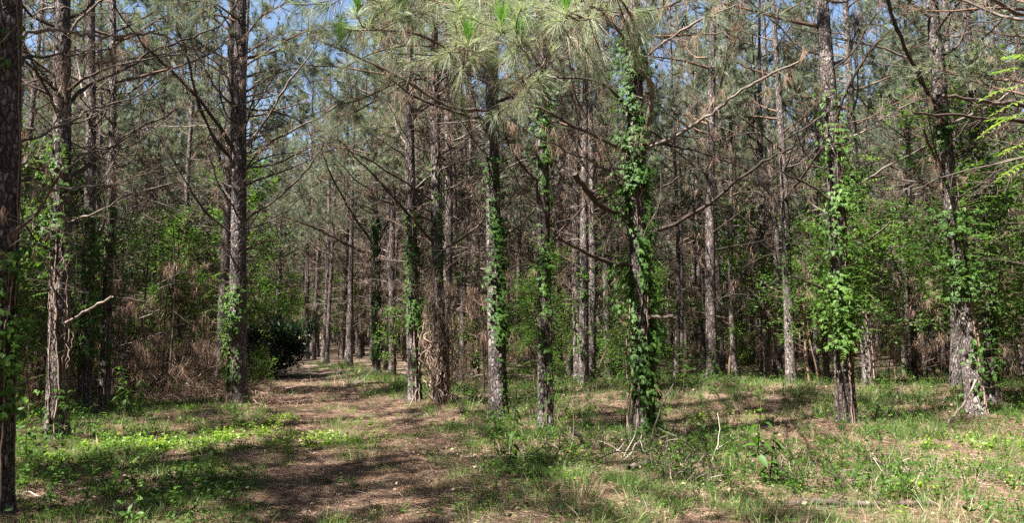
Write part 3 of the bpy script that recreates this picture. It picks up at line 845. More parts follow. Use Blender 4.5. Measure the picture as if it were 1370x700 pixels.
def vine_on(key, ranges, seed, label, tint=0.45, L=0.065, sprays=(), stems=3, category="vine", leafmat=None):
    """ranges: (h0, h1, leaves per metre, angle centre (deg, -90 = facing the viewer), angular spread, stand-off)"""
    T = FT[key]; rng = np.random.default_rng(6000 + seed)
    root = thing("climbing_vine", T["base"] + np.array([0, -float(T["r0"]) * 1.5, 0]), label, category)
    o0 = np.array([0, float(T["r0"]) * 1.5, 0])
    b = MB(); top = max(r[1] for r in ranges) + 0.2
    for k in range(stems):
        hs = np.arange(0.02, top * rng.uniform(0.7, 1.0), 0.12)
        a = math.radians(ranges[0][3]) + rng.uniform(-1.0, 1.0) + np.cumsum(rng.normal(size=len(hs)) * 0.10)
        R = radius_at(T["r0"], T["Ht"], hs) + 0.012
        cx = np.interp(hs, T["cl"][:, 2], T["cl"][:, 0]); cy = np.interp(hs, T["cl"][:, 2], T["cl"][:, 1])
        b.tube(np.stack([cx + R * np.cos(a), cy + R * np.sin(a), hs], 1) + o0, np.linspace(0.011, 0.004, len(hs)) * rng.uniform(.6, 1.2), 5, 0, rng.random())
    link("stem", b.mesh("stem", [M_VSTEM], smooth=True), root)
    f = MB()
    for (h0, h1, dens, ac_, sp, off) in ranges:
        n = int((h1 - h0) * dens * 1.3)
        h = rng.uniform(h0, h1, n)
        # leaves gather in clumps
        a = math.radians(ac_) + rng.normal(size=n) * math.radians(sp)
        keep = vnoise(h * 2.6 + seed, a * 1.4 + seed, 3) + rng.random(n) * 0.25 > 0.5
        h = h[keep]; a = a[keep]; n = len(h)
        R = radius_at(T["r0"], T["Ht"], h) + 0.015 + rng.random(n) ** 2 * off
        cx = np.interp(h, T["cl"][:, 2], T["cl"][:, 0]); cy = np.interp(h, T["cl"][:, 2], T["cl"][:, 1])
        p = np.stack([cx + R * np.cos(a), cy + R * np.sin(a), h], 1) + o0
        outv = np.stack([np.cos(a), np.sin(a), np.zeros(n)], 1)
        palmate(f, p, outv, 5, L * 1.08, rng, 0, tint + 0.25 * (rng.random(n) - 0.5), True)
    for (h, ang, cnt, reach, lf) in sprays:
        for k in range(cnt):
            a = math.radians(ang) + rng.normal() * 0.5
            hh = h + rng.normal() * 0.22
            r_ = float(radius_at(T["r0"], T["Ht"], hh))
            c = at_h(T["cl"], hh) + o0
            p = c + np.array([math.cos(a), math.sin(a), 0]) * (r_ + rng.random() * reach * 0.7)
            d = np.array([math.cos(a), math.sin(a), 0.25]) + rng.normal(size=3) * 0.4
            b2 = wander(c + np.array([math.cos(a), math.sin(a), 0]) * r_, p - c + np.array([0, 0, 0.05]), np.linalg.norm(p - c) - r_ + .02, 4, .1, 0, rng)
            f.tube(b2, [0.004, 0.0035, 0.003, 0.002], 3, 1, 0.4, cap=False)
            pinnate(f, b2[-1], d, 0.26 + 0.12 * rng.random(), 5, lf, rng, 0, tint + 0.25 * rng.random(), 1)
    link("foliage", f.mesh("foliage", [leafmat or M_VINE, M_VSTEM]), root, kind="stuff")
    return root

vine_on("vine", [(0.05, 3.2, 430, -80, 65, 0.20), (3.2, 5.9, 400, -95, 62, 0.24), (1.7, 4.4, 200, -165, 30, 0.45)], 1,
        "dense dark green creeper covering the thickest middle pine from foot to top", 0.45, 0.07, [(2.6, 200, 10, 0.5, 0.06), (3.6, 190, 12, 0.6, 0.06)], 5)
vine_on("mid_b", [(0.3, 1.3, 40, -10, 35, 0.05), (1.3, 3.4, 300, -30, 45, 0.14), (3.4, 4.4, 110, -60, 50, 0.12)], 2,
        "creeper on the right side of the ivied middle pine", 0.38, 0.065, [(1.5, 0, 4, .3, .05)])
vine_on("spray", [(0.4, 1.2, 30, -40, 40, 0.05), (1.2, 2.6, 150, -90, 60, 0.15), (2.6, 4.0, 90, -40, 45, 0.10), (4.0, 5.4, 360, -60, 50, 0.15)], 3,
        "creeper with bright feather shaped sprays on the leaf sprayed pine", 0.55, 0.06,
        [(2.3, 180, 10, 0.45, 0.07), (1.95, -30, 10, 0.45, 0.07), (1.55, -140, 6, 0.3, 0.06), (1.25, 0, 4, 0.3, 0.06), (2.5, -70, 6, .4, .06)])
vine_on("leafy", [(1.25, 2.6, 420, -100, 70, 0.40), (2.6, 3.9, 330, -70, 70, 0.42), (3.9, 5.6, 120, -40, 70, .3)], 4,
        "bright green vine bushing out round the leafy right pine", 0.8, 0.08,
        [(1.9, -100, 20, 0.5, 0.08), (2.5, -70, 20, 0.5, 0.08), (3.1, -30, 20, 0.6, 0.08), (3.9, 0, 18, 0.8, 0.07), (1.5, -90, 8, .3, .07), (4.7, 0, 12, .8, .07)], 4, leafmat=None)
vine_on("right", [(2.1, 3.7, 420, -100, 80, 0.60), (4.8, 5.6, 220, -150, 70, 0.2), (0.4, 1.4, 120, -30, 50, 0.35)], 5,
        "leafy vine bush round the leaning right pine at mid height", 0.45, 0.075,
        [(2.7, -120, 24, 0.75, 0.08), (3.3, -100, 24, 0.75, 0.08), (2.3, 0, 14, 0.6, 0.07), (4.2, -60, 12, .6, .07), (0.9, -10, 5, .4, .04)], 3)
vine_on("twin", [(0.2, 1.5, 110, -160, 50, 0.15), (1.5, 2.8, 170, -130, 60, 0.2)], 6, "creeper hanging on the close pair of trunks left of path", 0.45, 0.075,
        [(1.4, 180, 9, 0.45, .07), (2.0, 190, 8, .5, .07), (2.6, 180, 5, .4, .06)])
vine_on("left", [(0.1, 0.8, 90, -60, 50, 0.2), (2.4, 4.4, 150, -150, 70, 0.35)], 7, "thin vine with pale leaves on the thick left pine", 0.5, 0.07,
        [(3.3, 180, 8, 0.4, .06), (3.9, -60, 5, .5, .06), (2.7, 200, 5, .4, .06)])
vine_on("edge", [(0.9, 2.4, 130, -30, 50, 0.2), (4.0, 5.4, 50, -60, 60, .2)], 8, "sparse creeper on the trunk cut off by the left edge", 0.5, 0.07, [(1.6, 0, 5, .3, .05), (4.6, -20, 5, .4, .05)])
vine_on("mid_a", [(1.4, 4.0, 190, -60, 70, 0.08), (0.3, 1.4, 20, -60, 50, .05)], 9, "dark creeper on the pine beside the root tangled pine", 0.35, 0.07, [(2.2, 0, 4, .3, .05)])
vine_on("dark", [(0.5, 5.5, 190, -90, 90, 0.06)], 10, "dark creeper sheathing the straight pine at the path's far end", 0.15, 0.09)
vine_on("left_b", [(0.8, 4.0, 170, -90, 80, 0.2)], 11, "creeper on the slimmer pine beside the thick left pine", 0.5, 0.075, [(3.0, 0, 8, .5, .07), (3.8, 0, 6, .5, .07)])
vine_on("behind", [(2.0, 5.8, 180, -90, 90, 0.35)], 12, "light green vine on the pine behind the leafy right pine", 0.6, 0.085, [(4.5, 180, 6, .6, .08), (3.5, 0, 6, .6, .08)])
vine_on("right_b", [(0.6, 4.2, 160, -60, 70, 0.3)], 13, "vine on the shaded pine behind the leaning right pine", 0.4, 0.08, [(2.5, 0, 8, .6, .07), (1.6, 0, 8, .6, .07)])
vine_on("back_c", [(1.5, 6, 60, -90, 90, 0.15)], 14, "creeper on the dark shaded pine right of centre", 0.2, 0.09)
vine_on("tangle", [(2.4, 5.0, 45, -30, 60, 0.08)], 15, "thin creeper high on the root tangled pine", 0.45, 0.07)
vine_on("back_a", [(0.8, 3.2, 50, -60, 80, 0.15)], 16, "creeper on the slim brown pine between two leafy pines", 0.45, 0.08, [(1.6, 0, 3, .3, .06)])
vine_on("left_c", [(0.3, 4.5, 55, -60, 80, 0.25)], 17, "creeper on the slim shaded pine second from thick left pine", 0.45, 0.08, [(2.6, 0, 8, .6, .07)])

# dead vine roots draped round the tangle pine, and up the creeper pine
def dead_tangle(key, h0, h1, n, seed, label, needles=True, spread=0.22, wob=0.35, ang=-90):
    T = FT[key]; rng = np.random.default_rng(7000 + seed)
    root = thing("dead_vine_tangle", T["base"] + np.array([0, -0.05, 0]), label, "dead vine")
    b = MB()
    for k in range(n):
        a = math.radians(ang) + rng.normal() * 1.1
        ha = rng.uniform(h0, h0 + (h1 - h0) * .35); hb = rng.uniform(ha + 0.4, h1)
        hs = np.arange(ha, max(hb, ha + .5), 0.07); m = len(hs)
        aa = a + np.cumsum(rng.normal(size=m) * wob * 0.55)
        off = np.abs(np.cumsum(rng.normal(size=m) * 0.04)) * np.clip(1.4 - hs / h1, .15, 1)
        R = radius_at(T["r0"], T["Ht"], hs) + 0.01 + np.minimum(off, spread * 1.3)
        cx = np.interp(hs, T["cl"][:, 2], T["cl"][:, 0]); cy = np.interp(hs, T["cl"][:, 2], T["cl"][:, 1])
        b.tube(np.stack([cx + R * np.cos(aa), cy + R * np.sin(aa) + 0.05, hs], 1), np.linspace(0.009, 0.004, m) * rng.uniform(.7, 2.1), 5, 0, rng.random())
    link("stem", b.mesh("stem", [M_VSTEM], smooth=True), root)
    if needles:
        f = MB(); m = 1100
        h = h0 + (h1 * 1.05 - h0) * rng.random(m) ** 1.9; a = math.radians(ang) + rng.normal(size=m) * 1.2
        keep = vnoise(h * 4, a * 2, 8) > 0.38; h = h[keep]; a = a[keep]; m = len(h)
        R = radius_at(T["r0"], T["Ht"], h) + rng.random(m) * spread * np.clip(1.3 - h / h1, .3, 1)
        p = np.stack([R * np.cos(a) + np.interp(h, T["cl"][:, 2], T["cl"][:, 0]), R * np.sin(a) + .05, h], 1)
        f.needles(p, rng.normal(size=(m, 3)) * 0.45 + np.array([0, 0, -1.0]), 0.17, 0.0022, 0, rng.random(m))
        link("dead_needles", f.mesh("dead_needles", [M_NEEDLE_DEAD]), root, kind="stuff")
dead_tangle("tangle", 0.0, 2.7, 60, 1, "tangle of dead reddish roots and needles round a sunlit pine")
dead_tangle("vine", 0.0, 2.6, 5, 2, "bare pale vine stems climbing the creeper covered pine", False, 0.05, 0.12, -110)
dead_tangle("left", 0.9, 3.4, 7, 3, "thin bare vines looping down the thick left pine", False, 0.12, 0.25, -50)
dead_tangle("twin_b", 0.0, 1.4, 14, 4, "pale dead roots at the foot of the close pair of trunks", True, 0.25, 0.3, -150)

# ------------------------------------------------------------------ broadleaf saplings and shrubs
def sapling_mesh(seed, h, spread, n_br, leaf, per, mt_leaf, pinn=False, bushy=False):
    rng = np.random.default_rng(seed)
    st = MB(); lf = MB()
    nst = 5 if bushy else 1
    for s_ in range(nst):
        d0 = (rng.normal() * (.45 if bushy else .08), rng.normal() * (.45 if bushy else .08), 1)
        main = wander((rng.normal() * .1 * bushy, rng.normal() * .1 * bushy, -0.05), d0, h * rng.uniform(.75, 1), 12, 0.06, 0.03, rng)
        r0 = 0.008 + 0.006 * h / nst ** .5
        st.tube(main, np.linspace(r0, 0.004, 12), 6, 0, rng.random(), cap=False)
        nb = max(3, n_br // nst)
        for k in range(nb):
            u = (0.12 if bushy else 0.25) + (0.98 - (0.12 if bushy else .25)) * (k + rng.random()) / nb
            kk = min(int(u * 11), 10); p = main[kk] + (main[kk + 1] - main[kk]) * (u * 11 - kk)
            az = rng.random() * 6.283
            ln = spread * (1.15 - 0.75 * u) * (0.6 + 0.6 * rng.random())
            br = wander(p, (math.cos(az), math.sin(az), 0.45), ln, 7, 0.15, -0.02, rng)
            st.tube(br, np.linspace(r0 * .45, 0.002, 7), 4, 0, 0.5, cap=False)
            tips = []
            add_twigs(st, br, r0 * .4, int(2 + ln * 3), ln * 0.4, rng, 0, 3, 0.2, tips, second=False)
            if pinn:
                for q, dd in tips + [(br[-1], unit(br[-1] - br[-2]))]:
                    for _ in range(2):
                        pinnate(lf, q, dd + rng.normal(size=3) * .6, leaf * 4.5, 5, leaf, rng, 0, rng.random() * .7 + .15, 1)
                continue
            anchors = [br[i] for i in range(2, 7)] + [q for q, _ in tips] + [q - d_ * .1 for q, d_ in tips]
            A = np.array(anchors); A = np.repeat(A, per, 0) + rng.normal(size=(len(A) * per, 3)) * (0.05 + 0.025 * spread)
            n = len(A)
            d = rng.normal(size=(n, 3)); d[:, 2] = d[:, 2] * .5 - 0.25
            nr = rng.normal(size=(n, 3)) * 0.55 + np.array([0, 0, 1.0])
            ct = rng.random() * 0.4
            l = leaf * (0.6 + 0.8 * rng.random(n))
            lf.leaves(A, d, nr, l, l * 0.5, 0, ct + rng.random(n) * 0.6, full=False)
    return st.mesh("stem", [M_TWIG, M_VSTEM], smooth=[0]), lf.mesh("foliage", [mt_leaf, M_VSTEM])

SAP = {
 "tall": [sapling_mesh(20 + k, 5.2, 1.5, 30, 0.085, 7, M_LEAF) for k in range(4)],
 "hardwood": [sapling_mesh(70 + k, 7.5, 2.2, 44, 0.10, 9, M_LEAF) for k in range(3)],
 "dimmed": [sapling_mesh(80 + k, 5.6, 1.6, 34, 0.075, 8, M_LEAF_SHADE) for k in range(3)],
 "small": [sapling_mesh(30 + k, 2.2, 0.8, 14, 0.07, 5, M_LEAF) for k in range(3)],
 "bush": [sapling_mesh(40 + k, 1.7, 0.7, 30, 0.065, 4, M_LEAF, bushy=True) for k in range(3)],
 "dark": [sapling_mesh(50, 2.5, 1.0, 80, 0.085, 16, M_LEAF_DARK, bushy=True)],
 "feather": [sapling_mesh(60 + k, 2.8, 0.8, 12, 0.065, 4, M_LEAF, pinn=True) for k in range(2)],
}
def put_sapling(kind, x, y, s, rz, label, category="sapling", name="sapling", group=None, var=None):
    st, lf = SAP[kind][(var if var is not None else RNG.integers(99)) % len(SAP[kind])]
    r = thing(name, (x, y, float(H(x, y))), label, category, group)
    r.rotation_euler = (0, 0, rz); r.scale = (s, s, s)
    link("stem", st, r); link("foliage", lf, r, kind="stuff")
    return r

# dark evergreen bush hanging over the end of the path (three stems that read as one mass)
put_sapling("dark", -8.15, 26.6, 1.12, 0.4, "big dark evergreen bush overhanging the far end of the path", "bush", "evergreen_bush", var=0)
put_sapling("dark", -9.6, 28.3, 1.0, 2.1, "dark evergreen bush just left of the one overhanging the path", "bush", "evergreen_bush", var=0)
put_sapling("bush", -6.55, 19.8, 0.85, 1.4, "low leafy bush at the right foot of the close pair of trunks", "bush", "leafy_bush", var=1)
put_sapling("bush", -7.3, 22.5, 0.6, 1.0, "low leafy bush left of the path behind the close pair", "bush", "leafy_bush", var=2)

# ------------------------------------------------------------------ background pines in plantation rows
LAND = [(0, "left view edge"), (76, "thick left pine"), (318, "close trunk pair"), (503, "dark path pine"), (590, "root-tangled pine"),
        (667, "ivied middle pine"), (731, "leaf-sprayed pine"), (862, "creeper pine"), (994, "reddish pine"), (1133, "leafy right pine"),
        (1308, "leaning right pine"), (1370, "right view edge")]
ORD = ["first", "second", "third", "fourth", "fifth", "sixth", "seventh", "eighth", "ninth", "tenth", "eleventh", "twelfth", "thirteenth", "fourteenth", "fifteenth", "sixteenth", "seventeenth", "eighteenth", "nineteenth", "twentieth", "twenty-first", "twenty-second", "twenty-third", "twenty-fourth", "twenty-fifth", "twenty-sixth"]
def slot(px):
    for k in range(len(LAND) - 1):
        if LAND[k][0] <= px < LAND[k + 1][0]: return k
    return None
rng = np.random.default_rng(77)
cand = []; far = []; shade = []; around = []
u_dir = unit([-0.27, 1.0]); v_dir = np.array([u_dir[1], -u_dir[0]])
for i in range(-44, 46):
    for j in range(-24, 74):
        p = v_dir * (i * 2.75 + 0.6) + u_dir * (j * 2.3 + (i % 2) * 1.1)
        p = p + rng.normal(size=2) * np.array([0.28, 0.42])
        x, y = p
        if rng.random() < 0.12: continue
        if abs(path_off(x, y)) < (1.9 if y < 40 else 1.2): continue
        if math.hypot(x, y) < 3.2: continue
        if any((x - a) ** 2 + (y - c) ** 2 < 1.7 ** 2 for a, c in used_xy): continue
        px, _ = to_px((x, y, 3)) if y > 0.5 else (-9999, 0)
        inview = y > 0.5 and -60 < px < 1430
        if inview:
            if y < 21.5: continue
            if y < 43: cand.append((x, y, px))
            elif y < 125: far.append((x, y))
        else:
            if -16 < x < 14 and -11 < y < 26 or (y >= 0 and -26 < x < 18 and y < 45 and (px > -350 and px < 1600)):
                shade.append((x, y))
            elif y < 50 and abs(x) < 62 and y > -48 and (px < -150 or px > 1520): around.append((x, y))
for _ in range(400):
    y = rng.uniform(21.5, 43); px = rng.uniform(-40, 1410); x = (px - 685) / FPX * y
    if abs(path_off(x, y)) < 2.2 or len(cand) >= 285: continue
    if any((x - a[0]) ** 2 + (y - a[1]) ** 2 < 0.9 for a in cand): continue
    if px < 400 and rng.random() < .5: continue
    cand.append((x, y, px + 0.0))
    if _ > 150: break
print("pines", len(cand), "far", len(far), "outside", len(shade))

def bg_pine(x, y, label, group, limbs=True):
    tr, li, cr, r0 = PINEV[rng.integers(8)]
    r = thing("pine_tree", (x, y, float(H(x, y))), label, "tree", group)
    r.rotation_euler = (rng.normal() * 0.012, rng.normal() * 0.012, rng.random() * 6.283)
    s = rng.uniform(0.62, 1.14); r.scale = (s, s, max(s, .85) * rng.uniform(.94, 1.06))
    link("trunk", tr, r); link("crown", cr, r)
    if limbs: link("dead_limbs", li, r, kind="stuff")
    return r
groups = {}
for x, y, px in cand:
    k = slot(min(max(px, 0), 1369.9))
    t = 0 if y < 28 else (1 if y < 35 else 2)
    groups.setdefault((k, t), []).append((px, x, y))
TN = ["nearest row", "middle distance", "far distance"]
for (k, t), lst in sorted(groups.items()):
    lst.sort()
    for n, (px, x, y) in enumerate(lst):
        bg_pine(x, y, f"{ORD[min(n, 19)]} from left of {TN[t]} pines between {LAND[k][1]} and {LAND[k + 1][1]}", "background pines")
sdir = np.array([SUN_DIR.x, SUN_DIR.y]) / math.hypot(SUN_DIR.x, SUN_DIR.y)
def in_sun_lane(x, y):
    # outside pines are left out of these lanes so sun reaches the named trunks
    for key in ("left", "twin", "tangle", "leafy", "right"):
        rel = np.array([x, y]) - FT[key]["base"][:2]; t = rel @ sdir
        if 0.8 < t < 8 and abs(rel[0] * sdir[1] - rel[1] * sdir[0]) < 1.1: return True
    return False
for x, y in [(-2.5, -0.7), (2.6, -1.6), (5.2, -0.6), (-0.6, -4.4), (-3.2, 2.2), (3.3, 2.5), (-5.4, 3.0)]:  # limbless pines added out of view to cast shade on the right foreground
    bg_pine(x, y, "unseen pine added outside the frame to shade the right foreground", "pines outside the frame", False)
for x, y in shade:
    if math.hypot(x, y) < 5: continue
    if in_sun_lane(x, y): continue
    if rng.random() < (0.22 if -15 < x < 3 and -9 < y < 9 else 0.12): continue
    bg_pine(x, y, "unseen pine added outside the frame to shade the right foreground", "pines outside the frame")

# ------------------------------------------------------------------ scatter: one object, many small instances
LIB = bpy.data.collections.new("library")
def lib_obj(name, me, coll):
    o = bpy.data.objects.new(name, me); coll.objects.link(o); return o

def scatter(name, meshes, pts, rz, sc, label, category, tilt=None, parent=None):
    n = len(pts)
    coll = bpy.data.collections.new(name + "_sources")
    for k, me in enumerate(meshes): lib_obj(f"{name}_source_{k:02d}", me, coll)
    pm = bpy.data.meshes.new(name)
    pm.vertices.add(n); pm.vertices.foreach_set("co", np.asarray(pts, np.float32).ravel())
    a = pm.attributes.new("rot", 'FLOAT_VECTOR', 'POINT')
    R = np.zeros((n, 3), np.float32); R[:, 2] = rz
    if tilt is not None: R[:, :2] = tilt
    a.data.foreach_set("vector", R.ravel())
    a = pm.attributes.new("siz", 'FLOAT_VECTOR', 'POINT')
    S = np.asarray(sc, np.float32); S = np.repeat(S[:, None], 3, 1) if S.ndim == 1 else S
    a.data.foreach_set("vector", S.ravel())
    a = pm.attributes.new("pick", 'INT', 'POINT'); a.data.foreach_set("value", RNG.integers(0, len(meshes), n).astype(np.int32))
    o = link(name, pm, parent, None, label, category, None, "stuff")
    ng = bpy.data.node_groups.new(name, 'GeometryNodeTree')
    ng.interface.new_socket("Geometry", in_out='INPUT', socket_type='NodeSocketGeometry')
    ng.interface.new_socket("Geometry", in_out='OUTPUT', socket_type='NodeSocketGeometry')
    gi = ng.nodes.new("NodeGroupInput"); go = ng.nodes.new("NodeGroupOutput")
    ip = ng.nodes.new("GeometryNodeInstanceOnPoints")
    ci = ng.nodes.new("GeometryNodeCollectionInfo"); ci.inputs["Collection"].default_value = coll
    ci.inputs["Separate Children"].default_value = True; ci.inputs["Reset Children"].default_value = True
    def attr(nm, ty):
        q = ng.nodes.new("GeometryNodeInputNamedAttribute"); q.data_type = ty; q.inputs["Name"].default_value = nm; return q
    r = attr("rot", 'FLOAT_VECTOR'); s = attr("siz", 'FLOAT_VECTOR'); pk = attr("pick", 'INT')
    L = ng.links.new
    L(gi.outputs[0], ip.inputs["Points"]); L(ci.outputs[0], ip.inputs["Instance"])
    ip.inputs["Pick Instance"].default_value = True
    L(pk.outputs["Attribute"], ip.inputs["Instance Index"]); L(r.outputs["Attribute"], ip.inputs["Rotation"]); L(s.outputs["Attribute"], ip.inputs["Scale"])
    L(ip.outputs[0], go.inputs[0])
    md = o.modifiers.new("scatter", 'NODES'); md.node_group = ng
    return o

# far pines beyond the counted ones
fx = np.array([[x, y, float(H(x, y))] for x, y in far])
def joined_variant(k):
    tr, li, cr, r0 = PINEV[k]
    import bmesh
    bm = bmesh.new(); mats = []
    for me in (tr, li, cr):
        base = len(mats); n0 = len(bm.faces)
        bm.from_mesh(me); bm.faces.ensure_lookup_table()
        for fi in range(n0, len(bm.faces)): bm.faces[fi].material_index += base
        mats += list(me.materials)
    out = bpy.data.meshes.new("far_pine"); bm.to_mesh(out); bm.free()
    for m in mats: out.materials.append(m)
    return out
scatter("distant_pines", [joined_variant(k) for k in range(3)], fx, RNG.random(len(fx)) * 6.28, RNG.uniform(.85, 1.2, len(fx)), "mass of far off pines closing the view between the trunks", "trees")

ax_ = np.array([[x, y, float(H(x, y))] for x, y in around])
scatter("surrounding_pines", [joined_variant(k) for k in range(3, 6)], ax_, RNG.random(len(ax_)) * 6.28, RNG.uniform(.85, 1.2, len(ax_)), "the rest of the plantation beside and behind the viewer", "trees")

# ------------------------------------------------------------------ understorey that fills the wood
def under(n, xr, yr, kinds, smin, smax, seed, avoid=1.9):
    r = np.random.default_rng(seed); out = []
    t = 0
    while len(out) < n and t < n * 30:
        t += 1
        y = r.uniform(*yr); x = r.uniform(*xr) * (y / 20.0 if abs(xr[0]) > 50 else 1)
        if abs(path_off(x, y)) < avoid: continue
        px, _ = to_px((x, y, 1))
        if not (-80 < px < 1450): continue
        out.append((x, y, kinds[r.integers(len(kinds))], r.uniform(smin, smax), r.random() * 6.28, px))
    return out
US = []
US += under(38, (-21, -8.0), (17.0, 34), ["dimmed", "tall", "dimmed", "bush", "dimmed"], .8, 1.25, 1, 2.6)      # dense left side
US += under(24, (9, 26), (19, 34), ["tall", "tall", "small", "feather"], .8, 1.3, 2)                  # right side
US += under(34, (-4.5, 10), (21, 38), ["small", "bush", "dimmed", "bush"], .6, 1.15, 3)
US += under(22, (-24, 30), (32, 48), ["tall", "dimmed", "bush"], .8, 1.3, 4, 3)
US += [(9.9, 16.4, "hardwood", 1.05, 0.5, 0), (10.6, 13.6, "hardwood", .95, 2.5, 0), (13.2, 17.2, "hardwood", 1.1, 4.5, 0), (9.4, 20.5, "hardwood", 0.9, 5.5, 0), (-9.6, 14.6, "hardwood", .8, 5.5, 0), (-7.2, 19.8, "hardwood", .85, 2.5, 0), (-10.8, 17.8, "dimmed", 1.2, .5, 0), (0.6, 21.0, "hardwood", .55, .5, 0), (2.9, 17.3, "hardwood", .5, 3.5, 0), (6.8, 24.5, "tall", 1.3, 4.5, 0), (1.2, 24.0, "tall", .9, 1.5, 0), (-2.2, 25.0, "tall", .9, 3.5, 0)]
US += [(10.6, 17.5, "tall", 1.15, 0.3, 0), (12.2, 16.0, "tall", 1.1, 1.3, 0), (9.8, 22.5, "tall", 1.2, 2.3, 0), (8.2, 21.5, "tall", 1.05, 0.9, 0),
       (-10.6, 16.3, "tall", .9, 1.0, 0), (-11.6, 19.0, "tall", 1.0, 2.0, 0), (-8.9, 21.0, "tall", .9, 3.0, 0), (-3.2, 21.3, "small", 1.1, 3.0, 0), (3.0, 17.6, "small", 1.0, 3.0, 0),
       (-9.3, 12.3, "bush", .8, 1.0, 0), (-8.5, 13.8, "feather", .9, 1.0, 0), (11.2, 13.8, "bush", .7, 1.0, 0), (10.6, 15.2, "feather", 1.1, 2.0, 0)]
KN = {"dimmed": ("sapling", "tall shade-coloured sapling", "sapling"), "hardwood": ("broadleaf_tree", "young broadleaf tree", "tree"), "tall": ("sapling", "tall leafy sapling", "sapling"), "small": ("sapling", "small leafy sapling", "sapling"), "bush": ("leafy_bush", "low leafy bush", "bush"), "feather": ("sapling", "feather-leaved sapling", "sapling")}
ug = {}
for (x, y, k, s, rz, px) in US:
    px = to_px((x, y, 1))[0]
    if 325 < px < 440 and y < 31: continue
    kk = slot(min(max(px, 0), 1369.9)); t = 0 if y < 28 else 1
    ug.setdefault((kk, t, k), []).append((px, x, y, s, rz))
for (kk, t, k), lst in sorted(ug.items()):
    lst.sort()
    for n, (px, x, y, s, rz) in enumerate(lst):
        nm, ds, ct = KN[k]
        put_sapling(k, x, y, s, rz, f"{ORD[min(n, 19)]} {'nearer' if t == 0 else 'distant'} {ds} from left between {LAND[kk][1]} and {LAND[kk + 1][1]}", ct, nm, "understorey saplings and bushes")

# far understorey that reads as one mass
r = np.random.default_rng(5); n = 620
yy = r.uniform(44, 115, n); xx = (r.uniform(-90, 1460, n) - 685) / FPX * yy
ok = np.abs(path_off(xx, yy)) > 1.5
xx, yy = xx[ok], yy[ok]; n = len(xx)
def join2(a, c):
    import bmesh
    bm = bmesh.new(); bm.from_mesh(a); n0 = len(bm.faces); bm.from_mesh(c); bm.faces.ensure_lookup_table()
    for fi in range(n0, len(bm.faces)): bm.faces[fi].material_index += len(a.materials)
    o = bpy.data.meshes.new("far_sapling"); bm.to_mesh(o); bm.free()
    for m in list(a.materials) + list(c.materials): o.materials.append(m)
    return o
scatter("distant_undergrowth", [join2(*SAP["tall"][0]), join2(*SAP["tall"][1])], np.stack([xx, yy, H(xx, yy)], 1), r.random(n) * 6.28, r.uniform(.8, 1.6, n), "far green undergrowth filling the gaps between the trunks", "undergrowth")

r = np.random.default_rng(15); n = 900
xx = r.uniform(-60, 60, n); yy = r.uniform(-46, 48, n)
pxs = np.array([to_px((a, c, 1))[0] if c > 0.5 else -9999 for a, c in zip(xx, yy)])
ok = (np.hypot(xx, yy - 4) > 16) & ((pxs < -200) | (pxs > 1570)) & (np.abs(path_off(xx, yy)) > 2)
xx, yy = xx[ok], yy[ok]; n = len(xx)
scatter("surrounding_undergrowth", [join2(*SAP["tall"][2]), join2(*SAP["tall"][3])], np.stack([xx, yy, H(xx, yy)], 1), r.random(n) * 6.28, r.uniform(.8, 1.4, n), "undergrowth of the wood beside and behind the viewer", "undergrowth")

# brown curtains of dead needles caught in dead branches on the left and right
def brown_brush_mesh(seed):
    rng = np.random.default_rng(seed); b = MB()
    for k in range(15):
        az = rng.random() * 6.28
        pts = wander((rng.normal() * .35, rng.normal() * .35, rng.random() * 2.6), (math.cos(az), math.sin(az), rng.normal() * .3), 0.8 + rng.random(), 7, 0.16, -0.02, rng)
        b.tube(pts, np.linspace(0.011, 0.004, 7), 4, 0, rng.random(), cap=False); tips = []
        add_twigs(b, pts, 0.011, 6, 0.5, rng, 0, 3, 0.15, tips)
        for p, dd in tips:
            m = 16; base = np.repeat(p[None], m, 0) + rng.normal(size=(m, 3)) * 0.04
            b.needles(base, rng.normal(size=(m, 3)) * 0.4 + np.array([0, 0, -1.0]), 0.14 + .08 * rng.random(m), 0.0032, 1, rng.random(m))
    st = MB(); st.tube(wander((0, 0, -0.05), (0.03, 0.02, 1), 3.4, 9, .04, 0, rng), np.linspace(0.03, 0.01, 9), 6, 0, .4)
    return st.mesh("stem", [M_DEAD], smooth=True), b.mesh("branches", [M_DEAD, M_NEEDLE_DEAD], smooth=[0])
BR = [brown_brush_mesh(k + 300) for k in range(3)]
BRP = [(-7.6, 17.3), (-8.7, 17.0), (-8.1, 18.1), (-9.5, 16.6), (-10.4, 15.6), (-9.0, 18.6), (-7.5, 20.2), (-8.3, 19.5), (-9.3, 20.5), (-9.9, 17.9), (-12.5, 18.9), (-1.6, 21.0), (-0.7, 19.2), (11.3, 21.5), (13.2, 20.0), (9.0, 25.0), (15.0, 23.0), (-13.8, 22.0), (-11.6, 25.5), (0.9, 25.0), (6.3, 26.5)]
BRP.sort(key=lambda q: to_px((q[0], q[1], 1))[0])
for n, (x, y) in enumerate(BRP):
    a, c = BR[n % 3]
    rt = thing("dead_pine_sapling", (x, y, float(H(x, y))), f"{ORD[n]} from left of the dead saplings hung with brown needles", "dead tree", "dead brown saplings")
    rt.rotation_euler = (0, 0, n * 1.7); s = 0.85 + 0.1 * (n % 4); rt.scale = (s, s, s * 1.1)
    link("stem", a, rt); link("branches", c, rt, kind="stuff")

